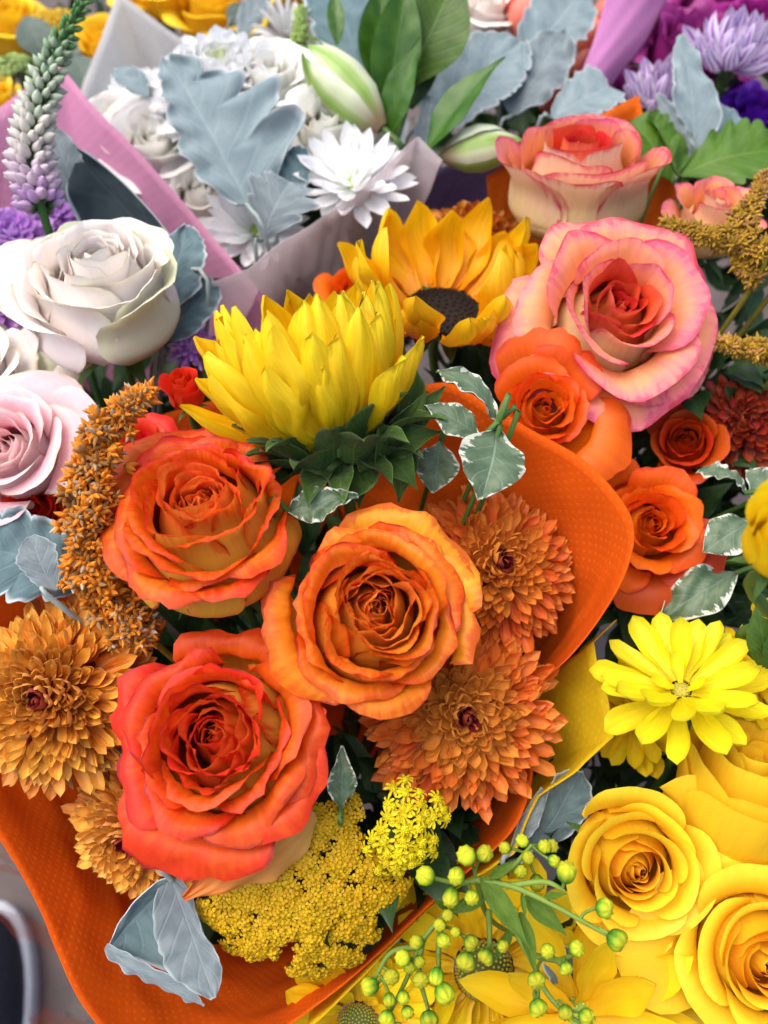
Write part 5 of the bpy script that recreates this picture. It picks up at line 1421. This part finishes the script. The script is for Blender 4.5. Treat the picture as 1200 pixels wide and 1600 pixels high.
# ---------------------------------------------------------------- yellow bouquet at the lower right
G_YR = 'yellow roses of the lower right bouquet'
rose('yellow rose with a neat spiral centre, left of the other yellow roses', 992, 1352, .312, 238, (-.04, .06, 1), MAT['rose_yellow'], 611, 'yellow', n=26, cup=1.0, opn=.6, ruf=.014, tight=.76, group=G_YR, body=1.12, fold=0, core=MAT['rose_yellow_core'],
     guards=[(25, 1.12, 1.15, None, .5, .7), (250, 1.0, 1.05, None, 0)])
rose('big smooth yellow rose seen from outside under the lemon daisy', 1168, 1215, .325, 290, (.12, .88, .42), MAT['rose_yellow'], 612, 'yellow', n=14, cup=1.4, opn=.18, ruf=.012, tight=.9, group=G_YR, fold=0, guards=[(200, .85, 1.05, None, 0), (255, .9, 1.06, None, .1)])
rose('yellow rose cut off by the lower right corner', 1192, 1500, .300, 255, (-.1, .15, 1), MAT['rose_yellow'], 613, 'yellow', n=24, cup=1.05, opn=.7, ruf=.014, tight=.76, group=G_YR, body=1.12, fold=0, core=MAT['rose_yellow_core'], guards=[(170, 1.1, 1.2, None, .2), (120, 1.05, 1.1, None, 0)])
rose('yellow rose sunk between the spiral rose and the corner rose', 1075, 1475, .328, 230, (-.2, .3, .9), MAT['rose_yellow'], 614, 'yellow', n=18, cup=1.1, opn=.7, ruf=.014, group=G_YR, fold=0)
DP = [ray_mesh('petal', MAT['daisy_y'], 630 + k, w=.19 + .02 * (k % 2), cup=.35, a0=-.15, a1=.45, nu=7, nv=11, p=.72, tip=.0, base=.4, jit=.10, ridges=.13) for k in range(5)]
DG = [ray_mesh('petal', MAT['daisy_g'], 640 + k, w=.19 + .02 * (k % 2), cup=.35, a0=-.15, a1=.45, nu=7, nv=11, p=.72, tip=.0, base=.4, jit=.10, ridges=.13) for k in range(5)]
def dy(label, px, py, d, dia, face, seed, P_=None, disc=None, rings=None):
    P_ = P_ or DP
    return daisy(label, px, py, d, dia, face, None, seed, 'yellow', rings or [(15, 80, 1.0, .15, 0, P_, .82, 8), (12, 62, .95, .14, .03, P_, .82, 9), (3, 35, .42, .08, .04, P_, 1.0, 10)], disc=disc or (.11, .06, MAT['eye_yellow'], MAT['eye_yellow'], 40), group='yellow daisies')
dy('bright lemon daisy with a tiny pale centre over the yellow roses', 1064, 1078, .318, 238, (-.22, .70, .64), 631)
dy('shaded yellow daisy behind the stem of the lemon daisy', 992, 1118, .365, 165, (-.1, .3, .9), 632, DG)
dy('lemon daisy at the right edge behind the bright lemon daisy', 1185, 1065, .345, 170, (.2, .4, .9), 633, DG)
EYE = (.25, .14, MAT['eye_dark'], MAT['eye_floret'], 210)
RG = [(17, 82, .78, .27, -.03, DG, 1.05, 5), (15, 68, .72, .27, .0, DG, 1.05, 6), (9, 50, .42, .27, .02, DG, 1.2, 8)]
dy('golden daisy with a large green eye under the green buds', 756, 1515, .346, 350, (-.03, .15, 1), 634, DG, EYE, RG)
dy('golden daisy with a dark green eye at the bottom edge', 560, 1600, .335, 250, (-.1, .1, 1), 635, DG, EYE, RG)
LP = [ray_mesh('petal', MAT['lily_y'], 650 + k, w=.17, cup=.5, a0=-.1, a1=.35, nu=7, nv=12, p=.55, tip=.5, base=.4, jit=.1, ridges=.08) for k in range(4)]
daisy('broad petalled yellow flower at the bottom edge', 905, 1585, .318, 350, (-.1, .2, 1), None, 651, 'yellow', [(9, 75, 1.05, .1, 0, LP, 1, 6), (7, 55, .95, .1, .05, LP, 1, 6)], disc=(.14, .1, MAT['eye_green'], MAT['eye_green'], 30), name='broad_petalled_flower', category='flower')
NECK['edge'] = P(1700, 1300, .36)
rose('blurred yellow rosebud at the right edge above the lemon daisy', 1222, 830, .235, 190, (-.25, .5, .8), MAT['daisy_g'], 661, 'edge', n=14, cup=1.4, opn=.3, big=False, name='rosebud', category='rosebud')
t = rose('small lemon bud in a green sheath at the right edge', 1200, 955, .30, 60, (-.2, .5, .8), MAT['daisy_y'], 662, 'edge', n=10, cup=1.6, opn=.2, big=False, name='flower_bud', category='bud')
for i, (b, tp) in enumerate([((1195, 1040, .303), (1183, 945, .298)), ((1215, 1040, .303), (1222, 945, .298)), ((1205, 1045, .300), (1208, 975, .294))]):
    leaf_at('sheath', None, None, b, tp, MAT['leaf'], [.1, .18, .22, .2, .12, .02], None, seed=i, parent=t, nv=14, nu=7, bow=.1, fold=-.3, face=(-.3 + .2 * i, 0, 1))
dl('dark grey felty leaf between the yellow wrapper and the spiral yellow rose', (830, 1330, .345), (905, 1205, .342), 'dusty_dark', [.1, .2, .26, .25, .28, .24, .24, .15, .04], face=(.2, .1, 1), seed=71, neck='yellow')
dl('grey felty leaf with a pale rim under the hanging buds', (905, 1620, .322), (865, 1470, .325), 'dusty_dark', [.1, .18, .22, .2, .24, .2, .2, .1, .03], face=(.3, 0, 1), seed=72, neck='yellow')
dl('pale grey leaf edge against the orange wrapper by the green buds', (800, 1330, .338), (850, 1235, .336), 'dusty_pale', [.05, .1, .13, .12, .1, .05], face=(.1, .2, 1), seed=73, neck='yellow', nv=24)
leaf_at('green_leaf', 'dark green leaf between the big smooth yellow rose and the corner rose', 'leaf', (1090, 1392, .325), (1260, 1410, .322), MAT['leaf'], [.04, .1, .14, .15, .13, .08, .02], None, face=(0, .3, .9), seed=74, neck='yellow', stemmat=MAT['stem'], thick=.006)

# sprays of green buds
BM = [bud_mesh('bud', MAT['bud'], .10, flat=.95), bud_mesh('bud', MAT['bud'], .07, flat=1.1), bud_mesh('bud', MAT['bud'], .12, flat=.85), bud_mesh('bud', MAT['bud'], .09, flat=1.25)]
def spray(label, org, stems, buds, leaves, seed):
    rs = np.random.default_rng(seed)
    o = P(*org)
    t = thing('bud_spray', label, 'buds', 'sprays of green yellow buds', Matrix.Translation(Vector(o)))
    allp = []
    for s in stems:
        pts = [P(*p) for p in s]
        allp += list(cat(pts, np.linspace(0, 1, 30)))
        tube('stem', [p - o for p in pts], np.linspace(.0012, .0007, len(pts)), MAT['leaf_stem'], t, 22, 7)
    allp = np.array(allp)
    for (px, py, d, dia, f) in buds:
        k = dia / 2 * d / F * rs.uniform(.62, .84)
        ax = nrm(D(*f) + rs.normal(0, .18, 3))
        bs = P(px, py, d) - ax * k * .8
        j = np.argmin(np.linalg.norm(allp - (bs - ax * .004), axis=1))
        x, y, z = basis(ax, rs.normal(0, 1, 3))
        obj('bud', BM[rs.integers(4)], t, M4(x * k, y * k * rs.uniform(.9, 1.1), z * k, bs - o))
        tube('stalk', [allp[j] - o, 0.5 * (allp[j] + bs) - ax * k * .5 - o, bs + ax * k * .1 - o], .0006, MAT['leaf_stem'], t, 6, 5)
    for (b, tp, f, sc) in leaves:
        leaf_at('leaf', None, None, b, tp, MAT['spray_leaf'], [x * sc for x in [.03, .08, .11, .12, .11, .09, .06, .03, .003]], None, face=f, seed=int(b[0]), parent=t, nv=18, nu=7, bow=.08, fold=.3, bend=.4)
    return t
MAT['leaf_stem'] = plain_mat('spray_stem', (0.14, 0.22, 0.03), .6)
MAT['spray_leaf'] = leaf_mat('spray_leaf', (.065, .135, .012), (.11, .19, .02), (.17, .27, .05), rough=.6, spec=.2)
spray('spray of green yellow buds reaching across the spiral yellow rose', (745, 1375, .29),
      [[(745, 1375, .29), (800, 1385, .286), (860, 1412, .282), (920, 1445, .278), (965, 1470, .276)], [(790, 1385, .287), (850, 1378, .285), (882, 1392, .283)], [(745, 1375, .29), (715, 1380, .288), (668, 1370, .286)], [(770, 1375, .289), (805, 1350, .293), (830, 1320, .296)], [(745, 1375, .29), (770, 1440, .31), (850, 1480, .38)]],
      [(730, 1338, .285, 36, (-.2, .5, .9)), (755, 1335, .284, 38, (.2, .5, .9)), (667, 1369, .282, 40, (-.6, .3, .8)), (715, 1367, .282, 38, (-.2, .4, .9)), (706, 1397, .282, 32, (-.2, .1, 1)), (737, 1400, .281, 34, (0, 0, 1)),
       (884, 1368, .280, 38, (.0, .8, .5)), (943, 1419, .276, 38, (.6, .2, .7)), (962, 1467, .274, 42, (.7, -.3, .6)), (816, 1314, .296, 28, (-.1, .6, .8)), (850, 1323, .295, 28, (.1, .5, .8)), (825, 1340, .294, 30, (0, .3, 1)), (864, 1345, .292, 32, (.4, .1, .8)), (862, 1322, .297, 26, (.3, .4, .8)), (811, 1360, .296, 30, (-.2, 0, 1)), (838, 1375, .298, 28, (.1, -.2, 1)), (790, 1325, .30, 26, (-.3, .4, .9))],
      [((752, 1370, .289), (822, 1480, .283), (.2, .2, 1), 1.2), ((815, 1395, .286), (818, 1440, .282), (.2, .2, 1), 1.), ((820, 1400, .29), (882, 1460, .288), (.1, .3, .9), 1.6), ((765, 1372, .288), (812, 1340, .286), (-.2, .3, .9), 1.2), ((850, 1402, .283), (892, 1397, .279), (0, .5, .8), 1.1), ((812, 1425, .286), (830, 1520, .284), (.3, .1, 1), 1.1), ((760, 1400, .295), (700, 1425, .297), (0, .3, 1), 1.3), ((800, 1450, .30), (770, 1500, .30), (0, .3, 1), 1.2)], 701)
spray('spray of green yellow buds over the green eyed daisy', (700, 1420, .30),
      [[(740, 1400, .30), (700, 1425, .296), (660, 1470, .292), (635, 1530, .288), (605, 1590, .285)], [(690, 1435, .295), (685, 1490, .29), (690, 1545, .287)], [(763, 1420, .300), (765, 1470, .296), (760, 1500, .29)], [(650, 1480, .291), (610, 1490, .29), (580, 1540, .288)], [(660, 1470, .292), (655, 1520, .288), (670, 1580, .285)]],
      [(655, 1473, .285, 32, (-.3, .3, .9)), (692, 1467, .286, 34, (.2, .0, 1)), (630, 1497, .284, 32, (-.2, .2, 1)), (657, 1530, .282, 34, (.1, -.1, 1)), (612, 1525, .283, 32, (-.2, .2, 1)), (582, 1540, .284, 34, (-.6, .1, .8)), (655, 1502, .288, 28, (.1, .1, 1)), (683, 1520, .283, 32, (.2, -.4, .9)), (692, 1548, .281, 36, (.2, -.6, .8)), (608, 1560, .281, 34, (0, -.2, 1)), (630, 1555, .283, 30, (.2, 0, 1)), (605, 1590, .281, 38, (-.1, -.3, 1)), (670, 1590, .282, 34, (.2, -.5, .9)), (636, 1580, .283, 30, (0, -.2, 1)),
       (700, 1430, .288, 28, (-.1, .3, 1)), (688, 1445, .290, 30, (-.3, .3, .9)), (712, 1456, .287, 26, (.1, .1, 1)), (735, 1472, .285, 36, (.3, -.2, 1)), (729, 1500, .284, 36, (-.2, -.2, 1)), (760, 1494, .284, 30, (0, -.3, 1)), (785, 1478, .285, 28, (.3, -.1, 1)), (640, 1510, .289, 26, (0, 0, 1)), (620, 1610, .281, 34, (0, 0, 1))],
      [((740, 1405, .299), (700, 1420, .297), (0, .3, 1), 1.5), ((700, 1420, .296), (672, 1400, .294), (0, .3, 1), 1.2)], 702)
spray('spray of green yellow buds hanging at the bottom right of the green eyed daisy', (800, 1440, .305),
      [[(790, 1430, .305), (830, 1500, .295), (850, 1545, .288), (880, 1580, .284), (925, 1610, .282)], [(825, 1490, .297), (870, 1500, .288), (900, 1490, .283)], [(838, 1515, .293), (840, 1560, .287), (838, 1585, .285)], [(870, 1500, .288), (885, 1512, .284), (890, 1520, .283)]],
      [(855, 1484, .282, 30, (-.1, .2, 1)), (900, 1482, .279, 38, (.6, .3, .8)), (884, 1512, .280, 32, (.3, -.3, .9)), (838, 1530, .281, 36, (0, -.4, .9)), (840, 1573, .280, 34, (0, -.4, .9)), (884, 1580, .279, 36, (.2, -.3, .9)), (915, 1588, .279, 34, (.5, -.2, .8)), (800, 1425, .30, 26, (.1, .2, 1))],
      [], 703)

# ---------------------------------------------------------------- foliage between the stems
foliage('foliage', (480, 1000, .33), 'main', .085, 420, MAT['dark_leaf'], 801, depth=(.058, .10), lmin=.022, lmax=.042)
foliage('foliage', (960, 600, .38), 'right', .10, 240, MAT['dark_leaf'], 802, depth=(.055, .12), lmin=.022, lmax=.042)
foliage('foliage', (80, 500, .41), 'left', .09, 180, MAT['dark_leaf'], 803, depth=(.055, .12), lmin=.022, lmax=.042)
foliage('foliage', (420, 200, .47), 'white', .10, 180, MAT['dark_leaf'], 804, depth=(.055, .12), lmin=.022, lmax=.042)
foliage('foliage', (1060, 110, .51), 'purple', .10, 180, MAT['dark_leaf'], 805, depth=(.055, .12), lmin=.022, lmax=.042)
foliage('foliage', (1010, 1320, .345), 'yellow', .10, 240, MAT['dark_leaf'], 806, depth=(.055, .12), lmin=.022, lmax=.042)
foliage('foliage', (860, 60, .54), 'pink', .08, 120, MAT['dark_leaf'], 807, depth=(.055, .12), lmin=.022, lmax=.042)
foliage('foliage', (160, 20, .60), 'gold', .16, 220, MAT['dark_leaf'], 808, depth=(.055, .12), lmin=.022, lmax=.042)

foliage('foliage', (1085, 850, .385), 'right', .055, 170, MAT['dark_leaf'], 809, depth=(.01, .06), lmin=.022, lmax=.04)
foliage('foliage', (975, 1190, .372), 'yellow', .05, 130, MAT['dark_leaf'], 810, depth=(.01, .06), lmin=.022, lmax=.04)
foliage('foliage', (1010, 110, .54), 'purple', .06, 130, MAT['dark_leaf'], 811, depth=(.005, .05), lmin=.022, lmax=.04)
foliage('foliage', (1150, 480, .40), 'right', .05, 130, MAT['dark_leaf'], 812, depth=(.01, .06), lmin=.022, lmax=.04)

# a shoe on the floor
hz = P(-30, 1600, .60)
k = (0 - CAM[2]) / (hz - CAM)[2]
fp = CAM + (hz - CAM) * k
t = thing('shoe', 'blurred dark shoe with a pale rubber sole on the floor', 'shoe', None, M4(np.array([1, 0, 0]), np.array([0, 1, 0]), np.array([0, 0, 1]), fp + np.array([0, -.05, 0])))
def shoe_ring(sc, zs, prof):
    a = np.linspace(0, 2 * math.pi, 40, endpoint=False)
    L = []
    for z_, s_ in zip(zs, prof):
        x = np.cos(a) * .045 * s_ * (1 + .12 * np.sin(a)) * sc
        y = np.sin(a) * .13 * (s_ * .5 + .5) * sc
        L.append(np.stack([x, y, z_ + 0.0 * a], -1))
    return np.array(L)
obj('sole', grid_mesh('sole', shoe_ring(1.0, [0, .002, .02, .026, .0265], [.9, 1.0, 1.03, 1.0, .05]), MAT['sole'], wrap=True), t)
X = shoe_ring(.95, [.024, .04, .055, .068, .075, .078], [1, 1.0, .9, .7, .4, .03])
X[..., 2] += .02 * (X[..., 1] < 0) * np.clip(-X[..., 1] / .1, 0, 1) * (X[..., 2] > .05)
obj('upper', grid_mesh('upper', X, MAT['shoe'], wrap=True), t)
